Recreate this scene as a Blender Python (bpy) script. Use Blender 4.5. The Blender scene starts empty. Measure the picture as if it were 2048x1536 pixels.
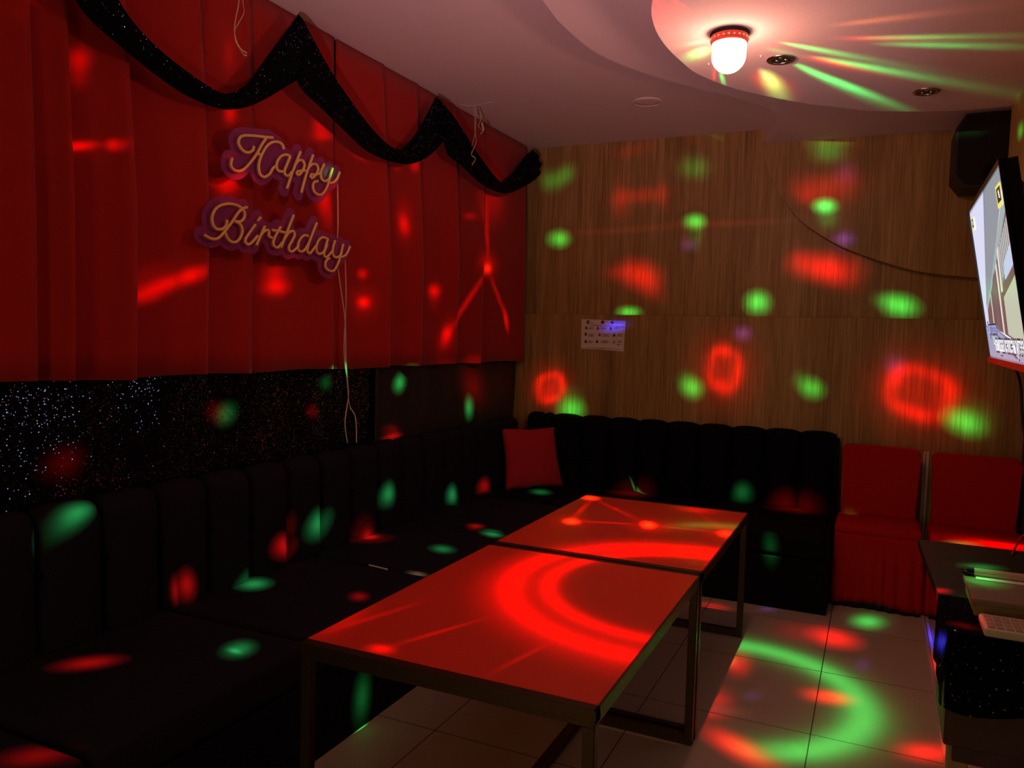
import bpy, bmesh, math, random
from mathutils import Vector, Matrix
random.seed(7)
C = bpy.context.scene.collection
PI = math.pi
sc = bpy.context.scene
sc.view_settings.view_transform = 'Standard'
sc.view_settings.look = 'None'
sc.view_settings.gamma = 1.0
sc.view_settings.use_curve_mapping = False
sc.view_settings.exposure = 0.0
sc.cycles.use_denoising = True
sc.cycles.max_bounces = 6
sc.cycles.transparent_max_bounces = 12
sc.cycles.sample_clamp_indirect = 3.0

# ------------------------------------------------------------------ camera
F, PITCH, YAW, ROLL = 1576.58, 0.061059, 0.432366, 0.0261526
EYE = Vector((0, 0, 1.5))
def cam_axes():
    cy, sy = math.cos(YAW), math.sin(YAW)
    fwd = Vector((-sy*math.cos(PITCH), cy*math.cos(PITCH), -math.sin(PITCH)))
    right = Vector((cy, sy, 0)); up = right.cross(fwd)
    cr, sr = math.cos(ROLL), math.sin(ROLL)
    return cr*right+sr*up, -sr*right+cr*up, fwd
AX = cam_axes()
cam = bpy.data.cameras.new('camera'); camo = bpy.data.objects.new('camera', cam); C.objects.link(camo)
camo.matrix_world = Matrix(((AX[0].x, AX[1].x, -AX[2].x, 0), (AX[0].y, AX[1].y, -AX[2].y, 0), (AX[0].z, AX[1].z, -AX[2].z, 1.5), (0, 0, 0, 1)))
cam.sensor_width = 36; cam.lens = F/2048*36; cam.clip_start = 0.05
sc.camera = camo

def at(u, v, axis, val):
    """point of the photograph on the world plane axis = val"""
    d = AX[0]*((u-1024)/F) + AX[1]*(-(v-768)/F) + AX[2]
    i = 'xyz'.index(axis)
    return EYE + d*((val-EYE[i])/d[i])

# ------------------------------------------------------------------ room measures
XW = -2.50      # black wall behind the sofa
XC = -2.43      # curtain
XR = 0.80       # right wall
YL, YU, YP = 5.42, 5.50, 5.43   # lower panelling, upper panelling, raised wave panel
HA, HB, HC = 2.904, 2.795, 2.645
YF = -1.2
LAMP = Vector((-0.556, 3.055, 2.565))

# ------------------------------------------------------------------ materials
def new_mat(name):
    m = bpy.data.materials.new(name); m.use_nodes = True
    nt = m.node_tree; b = nt.nodes['Principled BSDF']
    return m, nt, b
def N(nt, t, **k):
    n = nt.nodes.new(t)
    for a, v in k.items(): setattr(n, a, v)
    return n
def plain(name, col, rough=0.6, metal=0.0, var=0.12, scale=30, bump=0.0, spec=0.5, sheen=0.0, coat=0.0):
    m, nt, b = new_mat(name)
    tc = N(nt, 'ShaderNodeTexCoord'); no = N(nt, 'ShaderNodeTexNoise'); no.inputs['Scale'].default_value = scale; no.inputs['Detail'].default_value = 4
    nt.links.new(tc.outputs['Object'], no.inputs['Vector'])
    mx = N(nt, 'ShaderNodeMixRGB')
    mx.inputs[1].default_value = (*[c*(1-var) for c in col], 1); mx.inputs[2].default_value = (*[min(1, c*(1+var)) for c in col], 1)
    nt.links.new(no.outputs['Fac'], mx.inputs[0]); nt.links.new(mx.outputs[0], b.inputs['Base Color'])
    b.inputs['Roughness'].default_value = rough; b.inputs['Metallic'].default_value = metal
    b.inputs['Specular IOR Level'].default_value = spec
    b.inputs['Sheen Weight'].default_value = sheen; b.inputs['Coat Weight'].default_value = coat
    if bump:
        bp = N(nt, 'ShaderNodeBump'); bp.inputs['Strength'].default_value = bump; bp.inputs['Distance'].default_value = 0.004
        nt.links.new(no.outputs['Fac'], bp.inputs['Height']); nt.links.new(bp.outputs[0], b.inputs['Normal'])
    return m
def emit(name, col, s=1.0, base=(0.02, 0.02, 0.02)):
    m, nt, b = new_mat(name)
    b.inputs['Base Color'].default_value = (*base, 1); b.inputs['Roughness'].default_value = 0.25
    b.inputs['Emission Color'].default_value = (*col, 1); b.inputs['Emission Strength'].default_value = s
    return m
def wood_mat():
    m, nt, b = new_mat('wood_panel')
    tc = N(nt, 'ShaderNodeTexCoord'); mp = N(nt, 'ShaderNodeMapping'); mp.inputs['Scale'].default_value = (1, 1, 0.035)
    nt.links.new(tc.outputs['Object'], mp.inputs[0])
    n1 = N(nt, 'ShaderNodeTexNoise'); n1.inputs['Scale'].default_value = 75; n1.inputs['Detail'].default_value = 6; n1.inputs['Roughness'].default_value = .65
    n2 = N(nt, 'ShaderNodeTexNoise'); n2.inputs['Scale'].default_value = 9; n2.inputs['Detail'].default_value = 3
    for n in (n1, n2): nt.links.new(mp.outputs[0], n.inputs['Vector'])
    ad = N(nt, 'ShaderNodeMath', operation='MULTIPLY_ADD'); ad.inputs[1].default_value = .55
    nt.links.new(n2.outputs['Fac'], ad.inputs[0]); nt.links.new(n1.outputs['Fac'], ad.inputs[2])
    cr = N(nt, 'ShaderNodeValToRGB'); e = cr.color_ramp.elements
    e[0].position = .56; e[0].color = (.21, .125, .042, 1); e[1].position = .98; e[1].color = (.50, .33, .135, 1)
    k = cr.color_ramp.elements.new(.78); k.color = (.36, .225, .078, 1)
    nt.links.new(ad.outputs[0], cr.inputs[0]); nt.links.new(cr.outputs[0], b.inputs['Base Color'])
    b.inputs['Roughness'].default_value = .42; b.inputs['Specular IOR Level'].default_value = .35
    return m
def tile_mat():
    m, nt, b = new_mat('floor_tile')
    tc = N(nt, 'ShaderNodeTexCoord'); sp = N(nt, 'ShaderNodeSeparateXYZ'); nt.links.new(tc.outputs['Object'], sp.inputs[0])
    S = .6445
    def line(ch, off):
        a = N(nt, 'ShaderNodeMath', operation='SUBTRACT'); a.inputs[1].default_value = off - 50*S; nt.links.new(sp.outputs[ch], a.inputs[0])
        q = N(nt, 'ShaderNodeMath', operation='MODULO'); q.inputs[1].default_value = S; nt.links.new(a.outputs[0], q.inputs[0])
        c = N(nt, 'ShaderNodeMath', operation='SUBTRACT'); c.inputs[1].default_value = S/2; nt.links.new(q.outputs[0], c.inputs[0])
        d = N(nt, 'ShaderNodeMath', operation='ABSOLUTE'); nt.links.new(c.outputs[0], d.inputs[0])
        g = N(nt, 'ShaderNodeMath', operation='GREATER_THAN'); g.inputs[1].default_value = S/2-.0022; nt.links.new(d.outputs[0], g.inputs[0])
        return g
    gx, gy = line('X', .045), line('Y', 2.955)
    mxm = N(nt, 'ShaderNodeMath', operation='MAXIMUM'); nt.links.new(gx.outputs[0], mxm.inputs[0]); nt.links.new(gy.outputs[0], mxm.inputs[1])
    no = N(nt, 'ShaderNodeTexNoise'); no.inputs['Scale'].default_value = 260; no.inputs['Detail'].default_value = 5; nt.links.new(tc.outputs['Object'], no.inputs['Vector'])
    cr = N(nt, 'ShaderNodeValToRGB'); e = cr.color_ramp.elements
    e[0].position = .3; e[0].color = (.44, .37, .29, 1); e[1].position = .75; e[1].color = (.58, .50, .40, 1)
    nt.links.new(no.outputs['Fac'], cr.inputs[0])
    mx = N(nt, 'ShaderNodeMixRGB'); mx.inputs[2].default_value = (.05, .04, .03, 1)
    nt.links.new(mxm.outputs[0], mx.inputs[0]); nt.links.new(cr.outputs[0], mx.inputs[1]); nt.links.new(mx.outputs[0], b.inputs['Base Color'])
    b.inputs['Roughness'].default_value = .4; b.inputs['Specular IOR Level'].default_value = .4
    return m
def sequin_mat(name, scale, share, spread, tint=(.85, .85, 1.0), rough=.12, droop=0.0):
    """black cloth sewn with small mirror sequins, each tilted its own way"""
    m, nt, b = new_mat(name)
    tc = N(nt, 'ShaderNodeTexCoord'); vo = N(nt, 'ShaderNodeTexVoronoi'); vo.inputs['Scale'].default_value = scale; vo.inputs['Randomness'].default_value = .75
    nt.links.new(tc.outputs['Object'], vo.inputs['Vector'])
    ge = N(nt, 'ShaderNodeNewGeometry')
    sub = N(nt, 'ShaderNodeVectorMath', operation='SUBTRACT'); sub.inputs[1].default_value = (.5, .5, .5-droop/spread); nt.links.new(vo.outputs['Color'], sub.inputs[0])
    mu = N(nt, 'ShaderNodeVectorMath', operation='SCALE'); mu.inputs['Scale'].default_value = spread; nt.links.new(sub.outputs[0], mu.inputs[0])
    ad = N(nt, 'ShaderNodeVectorMath', operation='ADD'); nt.links.new(mu.outputs[0], ad.inputs[0]); nt.links.new(ge.outputs['Normal'], ad.inputs[1])
    nz = N(nt, 'ShaderNodeVectorMath', operation='NORMALIZE'); nt.links.new(ad.outputs[0], nz.inputs[0])
    gl = N(nt, 'ShaderNodeBsdfGlossy'); gl.inputs['Roughness'].default_value = rough; gl.inputs['Color'].default_value = (*tint, 1)
    nt.links.new(nz.outputs[0], gl.inputs['Normal'])
    wn = N(nt, 'ShaderNodeTexWhiteNoise'); nt.links.new(vo.outputs['Color'], wn.inputs['Vector'])
    lt = N(nt, 'ShaderNodeMath', operation='LESS_THAN'); lt.inputs[1].default_value = share; nt.links.new(wn.outputs['Value'], lt.inputs[0])
    rd = N(nt, 'ShaderNodeMath', operation='LESS_THAN'); rd.inputs[1].default_value = .42; nt.links.new(vo.outputs['Distance'], rd.inputs[0])
    an = N(nt, 'ShaderNodeMath', operation='MULTIPLY'); nt.links.new(lt.outputs[0], an.inputs[0]); nt.links.new(rd.outputs[0], an.inputs[1])
    b.inputs['Base Color'].default_value = (.003, .003, .0035, 1); b.inputs['Roughness'].default_value = .8; b.inputs['Specular IOR Level'].default_value = .03
    ms = N(nt, 'ShaderNodeMixShader'); nt.links.new(an.outputs[0], ms.inputs[0]); nt.links.new(b.outputs[0], ms.inputs[1]); nt.links.new(gl.outputs[0], ms.inputs[2])
    nt.links.new(ms.outputs[0], nt.nodes['Material Output'].inputs['Surface'])
    return m
def dome_mat():
    m, nt, b = new_mat('lamp_dome'); nt.nodes.remove(b)
    t = N(nt, 'ShaderNodeBsdfTransparent'); e = N(nt, 'ShaderNodeEmission'); a = N(nt, 'ShaderNodeAddShader')
    e.inputs['Color'].default_value = (1, .86, .62, 1); e.inputs['Strength'].default_value = 2.6
    nt.links.new(t.outputs[0], a.inputs[0]); nt.links.new(e.outputs[0], a.inputs[1]); nt.links.new(a.outputs[0], nt.nodes['Material Output'].inputs['Surface'])
    return m
def acrylic_mat():
    m, nt, b = new_mat('clear_acrylic')
    b.inputs['Base Color'].default_value = (.42, .09, .34, 1); b.inputs['Roughness'].default_value = .15
    t = N(nt, 'ShaderNodeBsdfTransparent'); t.inputs[0].default_value = (.9, .75, .9, 1)
    ms = N(nt, 'ShaderNodeMixShader'); ms.inputs[0].default_value = .42
    nt.links.new(t.outputs[0], ms.inputs[1]); nt.links.new(b.outputs[0], ms.inputs[2]); nt.links.new(ms.outputs[0], nt.nodes['Material Output'].inputs['Surface'])
    return m

M = dict(
    ceiling=plain('ceiling_paint', (.80, .68, .70), .9, var=.05, scale=220, bump=.25, spec=.1),
    wood=wood_mat(), tile=tile_mat(),
    blackwall=plain('black_wallpaper', (.012, .011, .012), .6, var=.3, scale=140, bump=.8),
    darkwall=plain('dark_wall', (.10, .055, .035), .8),
    curtain=plain('red_curtain_cloth', (.40, .013, .008), .8, var=.05, scale=16, spec=.12, sheen=.15),
    sofa=plain('navy_black_velvet', (.011, .0095, .018), .85, var=.2, scale=60, spec=.12),
    sofabase=plain('black_leatherette', (.0045, .0045, .0055), .8, spec=.08),
    button=plain('button_black', (.003, .003, .003), .9, spec=0),
    cushion=plain('red_cushion', (.50, .022, .035), .8, var=.06, spec=.15),
    chair=plain('red_chair_cover', (.50, .010, .006), .8, var=.05, spec=.1),
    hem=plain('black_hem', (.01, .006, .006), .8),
    tabletop=plain('red_laminate', (.80, .045, .02), .38, var=.03, spec=.35),
    metal=plain('dark_table_steel', (.062, .042, .025), .35, metal=.7, var=.35, scale=70),
    chrome=plain('steel', (.5, .5, .5), .25, metal=1),
    sequin=sequin_mat('sequin_cloth', 210, .24, .20, tint=(.55, .62, 1.0), rough=.03, droop=.11),
    swag=sequin_mat('sequin_swag', 190, .05, .30, tint=(.5, .58, 1.0), rough=.04),
    matteblack=plain('matte_black', (.012, .011, .011), .55),
    gloss=plain('gloss_black', (.008, .008, .009), .15),
    paper=plain('paper', (.80, .76, .78), .6, var=.02),
    ink=plain('ink', (.05, .025, .03), .7), ink2=plain('ink_red', (.28, .04, .04), .7), ink3=plain('ink_blue', (.06, .08, .30), .7), ink4=plain('ink_tan', (.45, .25, .1), .7),
    tube=plain('neon_tube', (.95, .62, .20), .4, var=.03),
    acrylic=acrylic_mat(),
    white=plain('white_plastic', (.7, .66, .55), .35), cord=plain('white_cord', (.75, .68, .66), .4), ribbon=plain('gold_ribbon', (.75, .62, .40), .25, metal=.3),
    beige=plain('beige_wood', (.42, .33, .17), .5), darkwood=plain('dark_wood', (.07, .045, .022), .45, var=.3),
    dome=dome_mat(), collar=plain('red_glitter_collar', (.55, .06, .04), .35, metal=.4, var=.5, scale=300), redplastic_glow=plain('red_plastic_and_glow', (.75, .02, .015), .25),
    boxmat=plain('cardboard_box', (.34, .27, .15), .6), key=plain('key', (.45, .34, .26), .5), display=plain('display', (.10, .06, .05), .2),
    door=plain('door_wood', (.2, .12, .07), .5),
)

# ------------------------------------------------------------------ builders
def obj(name, bm, mat, parent=None, smooth=False, solid=0.0, mats=None):
    bmesh.ops.recalc_face_normals(bm, faces=bm.faces[:]) if not solid else None
    me = bpy.data.meshes.new(name)
    org = Vector((0, 0, 0))
    p = parent
    if parent is not None:
        while p is not None: org += p.location; p = p.parent
    else:
        vs = [v.co for v in bm.verts]
        org = Vector(((min(v.x for v in vs)+max(v.x for v in vs))/2, (min(v.y for v in vs)+max(v.y for v in vs))/2, min(v.z for v in vs)))
    bmesh.ops.translate(bm, verts=bm.verts[:], vec=-org)
    bm.to_mesh(me); bm.free()
    for mm in (mats or [mat]): me.materials.append(mm)
    if smooth:
        for f in me.polygons: f.use_smooth = True
    o = bpy.data.objects.new(name, me); C.objects.link(o)
    if parent is not None: o.parent = parent
    else: o.location = org
    if solid:
        md = o.modifiers.new('thickness', 'SOLIDIFY'); md.thickness = solid; md.offset = 0
    return o
def tag(o, label, cat, group=None):
    o['label'] = label; o['category'] = cat
    if group: o['group'] = group
    return o
def thing(name, label, cat, loc, group=None):
    o = bpy.data.objects.new(name, None); C.objects.link(o); o.location = loc; o.empty_display_size = .1
    return tag(o, label, cat, group)
def struct(name, bm, mat, **k):
    o = obj(name, bm, mat, **k); o['kind'] = 'structure'; return o
def part(root_mesh_name, label, cat, bm, mat, group=None, **k):
    return tag(obj(root_mesh_name, bm, mat, **k), label, cat, group)

def BM(): return bmesh.new()
def box(bm, x0, x1, y0, y1, z0, z1, bev=0.0, seg=2, mi=0):
    t = bmesh.new(); bmesh.ops.create_cube(t, size=1)
    bmesh.ops.scale(t, verts=t.verts[:], vec=(abs(x1-x0), abs(y1-y0), abs(z1-z0)))
    bmesh.ops.translate(t, verts=t.verts[:], vec=((x0+x1)/2, (y0+y1)/2, (z0+z1)/2))
    if bev: bmesh.ops.bevel(t, geom=t.edges[:], offset=bev, segments=seg, profile=.5, affect='EDGES')
    merge(bm, t, mi); return bm
def merge(bm, t, mi=0):
    for f in t.faces: f.material_index = mi
    me = bpy.data.meshes.new('tmp'); t.to_mesh(me); t.free(); bm.from_mesh(me); bpy.data.meshes.remove(me)
def prism(bm, pts, axis, a0, a1):
    """extrude a polygon of (p,q) points along axis from a0 to a1"""
    def mk(p, q, a): return {'z': (p, q, a), 'y': (p, a, q), 'x': (a, p, q)}[axis]
    v0 = [bm.verts.new(mk(p, q, a0)) for p, q in pts]; v1 = [bm.verts.new(mk(p, q, a1)) for p, q in pts]
    bm.faces.new(v0); bm.faces.new(list(reversed(v1)))
    n = len(pts)
    for i in range(n): bm.faces.new((v0[i], v0[(i+1) % n], v1[(i+1) % n], v1[i]))
    return bm
def lathe(bm, prof, c, seg=40, axis='z', mi=0):
    t = bmesh.new(); rings = []
    for r, h in prof:
        ring = []
        for k in range(seg):
            a = 2*PI*k/seg
            p = {'z': (r*math.cos(a), r*math.sin(a), h), 'y': (r*math.cos(a), h, r*math.sin(a)), 'x': (h, r*math.cos(a), r*math.sin(a))}[axis]
            ring.append(t.verts.new(Vector(p)+Vector(c)))
        rings.append(ring)
    for i in range(len(rings)-1):
        for k in range(seg): t.faces.new((rings[i][k], rings[i][(k+1) % seg], rings[i+1][(k+1) % seg], rings[i+1][k]))
    if prof[0][0] > 1e-5: t.faces.new(rings[0])
    if prof[-1][0] > 1e-5: t.faces.new(list(reversed(rings[-1])))
    bmesh.ops.remove_doubles(t, verts=t.verts[:], dist=1e-6)
    merge(bm, t, mi); return bm
def smooth_path(pts, n=6, closed=False):
    P = [Vector(p) for p in pts]; out = []
    for i in range(len(P)-1):
        p0 = P[max(i-1, 0)]; p1 = P[i]; p2 = P[i+1]; p3 = P[min(i+2, len(P)-1)]
        for k in range(n):
            t = k/n
            out.append(.5*((2*p1)+(p2-p0)*t+(2*p0-5*p1+4*p2-p3)*t*t+(3*p1-p0-3*p2+p3)*t**3))
    out.append(P[-1]); return out
def tube(bm, pts, r, seg=8, flat=None):
    prev = None; n = len(pts); up = Vector((.31, .22, .93)).normalized(); rings = []
    for i, p in enumerate(pts):
        d = (pts[min(i+1, n-1)]-pts[max(i-1, 0)]).normalized()
        s = d.cross(up)
        if s.length < 1e-4: s = d.cross(Vector((1, 0, 0)))
        s.normalize(); w = s.cross(d).normalized(); up = w
        ry = r if flat is None else flat
        rings.append([bm.verts.new(p+s*r*math.cos(2*PI*k/seg)+w*ry*math.sin(2*PI*k/seg)) for k in range(seg)])
    for a, b in zip(rings, rings[1:]):
        for k in range(seg): bm.faces.new((a[k], a[(k+1) % seg], b[(k+1) % seg], b[k]))
    bm.faces.new(rings[0]); bm.faces.new(list(reversed(rings[-1]))); return bm
def grid_sheet(bm, rows):
    vs = [[bm.verts.new(p) for p in r] for r in rows]
    for a, b in zip(vs, vs[1:]):
        for i in range(len(a)-1): bm.faces.new((a[i], a[i+1], b[i+1], b[i]))
    return bm
def text_bm(body, size, origin, ex, ey, depth=.001, align='LEFT', rim=0.0):
    cu = bpy.data.curves.new('t', 'FONT'); cu.body = body; cu.size = size; cu.align_x = align; cu.extrude = depth; cu.resolution_u = 3; cu.offset = rim
    o = bpy.data.objects.new('t', cu); C.objects.link(o)
    dg = bpy.context.evaluated_depsgraph_get(); dg.update()
    me = bpy.data.meshes.new_from_object(o.evaluated_get(dg))
    bpy.data.objects.remove(o); bpy.data.curves.remove(cu)
    ez = ex.cross(ey)
    mt = Matrix(((ex.x, ey.x, ez.x, origin.x), (ex.y, ey.y, ez.y, origin.y), (ex.z, ey.z, ez.z, origin.z), (0, 0, 0, 1)))
    me.transform(mt)
    bm = bmesh.new(); bm.from_mesh(me); bpy.data.meshes.remove(me); return bm
def append(bm, other, mi=0): merge(bm, other, mi)

# ------------------------------------------------------------------ the setting
struct('floor', box(BM(), XW-.1, XR+.1, YF-.1, YU+.1, -.1, 0), M['tile'])
struct('wall_left', box(BM(), XW-.1, XW, YF, YU, 0, HA), M['blackwall'])
struct('wall_right', box(BM(), XR, XR+.1, YF, YU, 0, HA), M['darkwall'])
struct('wall_front', box(BM(), XW-.1, XR+.1, YF-.1, YF, 0, HA), M['darkwall'])
struct('wall_back', box(BM(), XW-.1, XR+.1, YU, YU+.1, 0, HA), M['wood'])
struct('trim_1', box(BM(), XW, XR, YL, YU, 0, at(1033, 627, 'y', YL).z, .002, 1), M['wood'])
wp = [at(u, v, 'y', YP) for u, v in ((1525, 290), (1529, 315), (1540, 350), (1560, 390), (1600, 440), (1650, 475), (1700, 500), (1780, 528), (1850, 545), (1960, 556))]
wp = smooth_path([(p.x, p.z, 0) for p in wp], 5)
struct('trim_2', prism(BM(), [(p.x, p.y) for p in wp]+[(XR, wp[-1].y-.01), (XR, HB+.01), (wp[0].x, HB+.01)], 'y', YP, YU+.01), M['wood'])
# three ceiling levels stepping down in waves
struct('ceiling', box(BM(), XW-.1, XR+.1, YF-.1, YU+.1, HA, HA+.1), M['ceiling'])
cb = [at(u, v, 'z', HB) for u, v in ((1085, 0), (1130, 55), (1200, 110), (1300, 150), (1400, 178), (1480, 197), (1530, 215), (1556, 235), (1561, 248), (1545, 272))]
cb = smooth_path([(-.9, .2, 0), (-1.12, 1.6, 0)]+[(p.x, p.y, 0) for p in cb]+[(at(1526, 288, 'z', HB).x, YU, 0)], 6)
struct('ceiling.001', prism(BM(), [(-.7, YF)]+[(p.x, p.y) for p in cb]+[(XR, YU), (XR, YF)], 'z', HB, HA+.01), M['ceiling'])
cc = [at(u, v, 'z', HC) for u, v in ((1305, 0), (1308, 50), (1330, 90), (1365, 125), (1400, 150), (1480, 180), (1600, 205), (1680, 215), (1750, 222), (1900, 222), (2024, 212))]
cc = smooth_path([(XR, 1.35, 0), (.3, 1.45, 0), (-.2, 1.75, 0), (-.58, 2.25, 0)]+[(p.x, p.y, 0) for p in cc]+[(XR, 4.42, 0)], 6)
struct('ceiling.002', prism(BM(), [(p.x, p.y) for p in cc], 'z', HC, HB+.01), M['ceiling'])
# boxed-out panel above the television, its lower edge cut in a slope
XB = .52
struct('trim_3', prism(BM(), [(4.43, HC), (4.45, at(2015, 330, 'x', XB).z), (3.9, 2.19), (3.3, 2.12), (2.4, 2.1), (1.6, 2.1), (1.6, HC)], 'x', XB, XR), M['wood'])
d = struct('added_door', box(BM(), -1.6, -.75, YF, YF+.04, 0, 2.05, .004, 1), M['door'])  # unseen door added behind the viewer to carry the warm fill
obj('fill_pane', box(BM(), -1.48, -.87, YF+.035, YF+.046, .25, 1.95), emit('door_fill_glow', (1, .62, .22), 3.2), d)  # glow added here to warm the floor and table fronts
obj('door_handle', tube(BM(), [Vector((-.8, YF+.07, .9)), Vector((-.8, YF+.07, 1.2))], .012), M['chrome'], d)

# ------------------------------------------------------------------ curtains
def curtain(y0, y1, edges, amp, zb, zt, label, side, seedv):
    rnd = random.Random(seedv)
    prof = []                                  # (y, offset)
    E = [y0]+[e for e in edges if y0 < e < y1]+[y1]
    for i in range(len(E)-1):
        a, b = E[i], E[i+1]; A = amp.get(round(b, 3), .035)
        n = max(10, int((b-a)/.022))
        for k in range(n+1):
            t = k/n
            o = A*(t**3.3) - .008 - (.022 if i else 0)*max(0, 1-t/.28)**1.5 + .004*math.sin(5*t+i)
            if t > .95: o -= A*.25*((t-.95)/.05)**2
            prof.append((a+(b-a)*t, o))
        if i < len(E)-2: prof += [(b-.004, A*.35), (b-.012, A*.1), (b-.005, -.012)]
    rows = []
    nz = 16
    for j in range(nz+1):
        w = j/nz; z = zt+(zb-zt)*w; k = .12+.98*min(1, w*1.6)
        rows.append([Vector((XC+o*k+.006*math.sin(3*y+4*w)*w, y, z+(0 if j < nz else .004*math.sin(9*y)+.05*min(0, -o)*0))) for y, o in prof])
    return part('curtain', label, 'curtain', grid_sheet(BM(), rows), M['curtain'], 'red curtains along the wall', smooth=True, solid=.004)
ze = lambda u, v: at(u, v, 'x', XC).y
EDG = {ze(60, 650): .04, ze(128, 650): .07, ze(240, 650): .115, ze(396, 650): .085, ze(500, 650): .03, ze(757, 650): .10, ze(825, 650): .085, ze(900, 650): .075, ze(960, 650): .03}
AMP = {round(k, 3): v for k, v in EDG.items()}
YS = ze(662, 650)
zb = at(655, 738, 'x', XC).z
AMP[round(YS-.008, 3)] = .03
curtain(.5, YS-.008, [.8, 1.1, 1.4]+list(EDG), AMP, zb, HA-.004, 'wide red pleated curtain carrying the birthday signs, hung from the ceiling', 0, 1)
curtain(YS+.014, 5.40, list(EDG), AMP, zb, HA-.004, 'narrower red pleated curtain between the dark slit and the wood-panelled corner', 1, 2)

# black cloths on the wall under the curtains
def wallcloth(y0, y1, mat, label, x, right_wavy=0, seedv=1):
    rows = []
    for j in range(20):
        w = j/19; z = 1.36-(1.36-.30)*w
        ye = y1 + right_wavy*(.012*math.sin(9*w)-.006)
        n = 50
        rows.append([Vector((x+.006*math.sin(i*.9+seedv)+.004*math.sin(5*w+i*.3), y0+(ye-y0)*i/n, z)) for i in range(n+1)])
    return part('wall_cloth', label, 'wall hanging', grid_sheet(BM(), rows), mat, smooth=True, solid=.004)
YM = at(746, 800, 'x', -2.475).y
wallcloth(.4, YM-.004, M['sequin'], 'black sequin cloth glittering on the wall under the wider curtain', -2.478, 0, 1)
wallcloth(YM+.004, 5.405, M['blackwall'], 'plain dark cloth on the wall under the narrower curtain', -2.468, 1, 3)

# ------------------------------------------------------------------ black sequin swags
def swag(up, lo, label, x):
    U = smooth_path([tuple(at(u, v, 'x', x)) for u, v in up], 6); L = smooth_path([tuple(at(u, v, 'x', x)) for u, v in lo], 6)
    rows = []
    nv = 14
    for k in range(nv+1):
        s = k/nv
        row = []
        for i, (a, b) in enumerate(zip(U, L)):
            p = a.lerp(b, s)
            wd = (a-b).length
            p.x += min(.045, .22*wd)*math.sin(PI*min(1, max(0, s)))**.8 + min(.010, .05*wd)*math.sin(s*21+i*.06)
            row.append(p)
        rows.append(row)
    return part('swag', label, 'swag', grid_sheet(BM(), rows), M['swag'], 'black sequin swags along the curtain top', smooth=True, solid=.005)
XS = -2.345
swag(((195, -75), (245, 20), (300, 85), (365, 140), (425, 180), (455, 187), (490, 170), (515, 140), (555, 85), (598, 28)),
     ((105, -75), (165, 25), (235, 88), (300, 140), (370, 188), (440, 216), (490, 214), (530, 198), (565, 178), (594, 160)),
     'longest black sequin swag, above the Happy sign', XS)
swag(((596, 30), (620, 75), (650, 130), (690, 190), (735, 250), (775, 290), (800, 298), (825, 275), (850, 235), (872, 193)),
     ((588, 158), (606, 185), (640, 215), (690, 262), (735, 302), (785, 323), (820, 327), (848, 318), (870, 303), (890, 280)),
     'middle black sequin swag of the three, right of the Happy sign', XS)
swag(((871, 195), (898, 225), (925, 265), (955, 310), (985, 350), (1003, 364), (1020, 350), (1037, 328), (1052, 310), (1066, 299)),
     ((884, 282), (894, 310), (920, 330), (945, 352), (970, 372), (1005, 386), (1030, 382), (1050, 372), (1062, 366), (1073, 358)),
     'shortest black sequin swag, ending at the wood-panelled corner', XS)

# ------------------------------------------------------------------ neon style signs
HAPPY = [
 [(578,330),(565,365),(530,383),(490,375),(450,330),(437,285),(455,245),(500,230),(600,235),(690,245),(748,250)],
 [(690,250),(650,310),(600,400),(540,480),(480,540),(425,552),(385,530),(368,490),(380,435)],
 [(605,393),(640,403)],
 [(848,355),(835,315),(800,290),(750,290),(700,320),(655,390),(625,470),(622,540),(640,590),(675,605),(720,575),(750,525),(780,505)],
 [(905,418),(880,405),(850,405),(815,425),(787,470),(783,520),(803,552),(838,555)],
 [(905,418),(880,480),(853,550),(865,588),(893,590),(918,560)],
 [(998,375),(960,470),(915,590),(875,710)],
 [(950,490),(985,455),(1020,460),(1035,500),(1012,555),(985,585),(965,578),(970,557),(1000,550),(1042,545)],
 [(1112,405),(1070,520),(1030,650),(1005,748)],
 [(1070,525),(1105,490),(1145,495),(1158,535),(1138,580),(1108,612),(1088,602),(1098,582),(1135,584),(1172,570)],
 [(1212,488),(1185,545),(1180,590),(1195,630),(1225,642),(1262,618)],
 [(1288,525),(1265,600),(1240,690),(1200,755),(1160,765),(1125,740),(1110,690),(1122,652),(1155,642)],
 [(1255,655),(1290,655),(1325,625),(1352,562)]]
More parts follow.
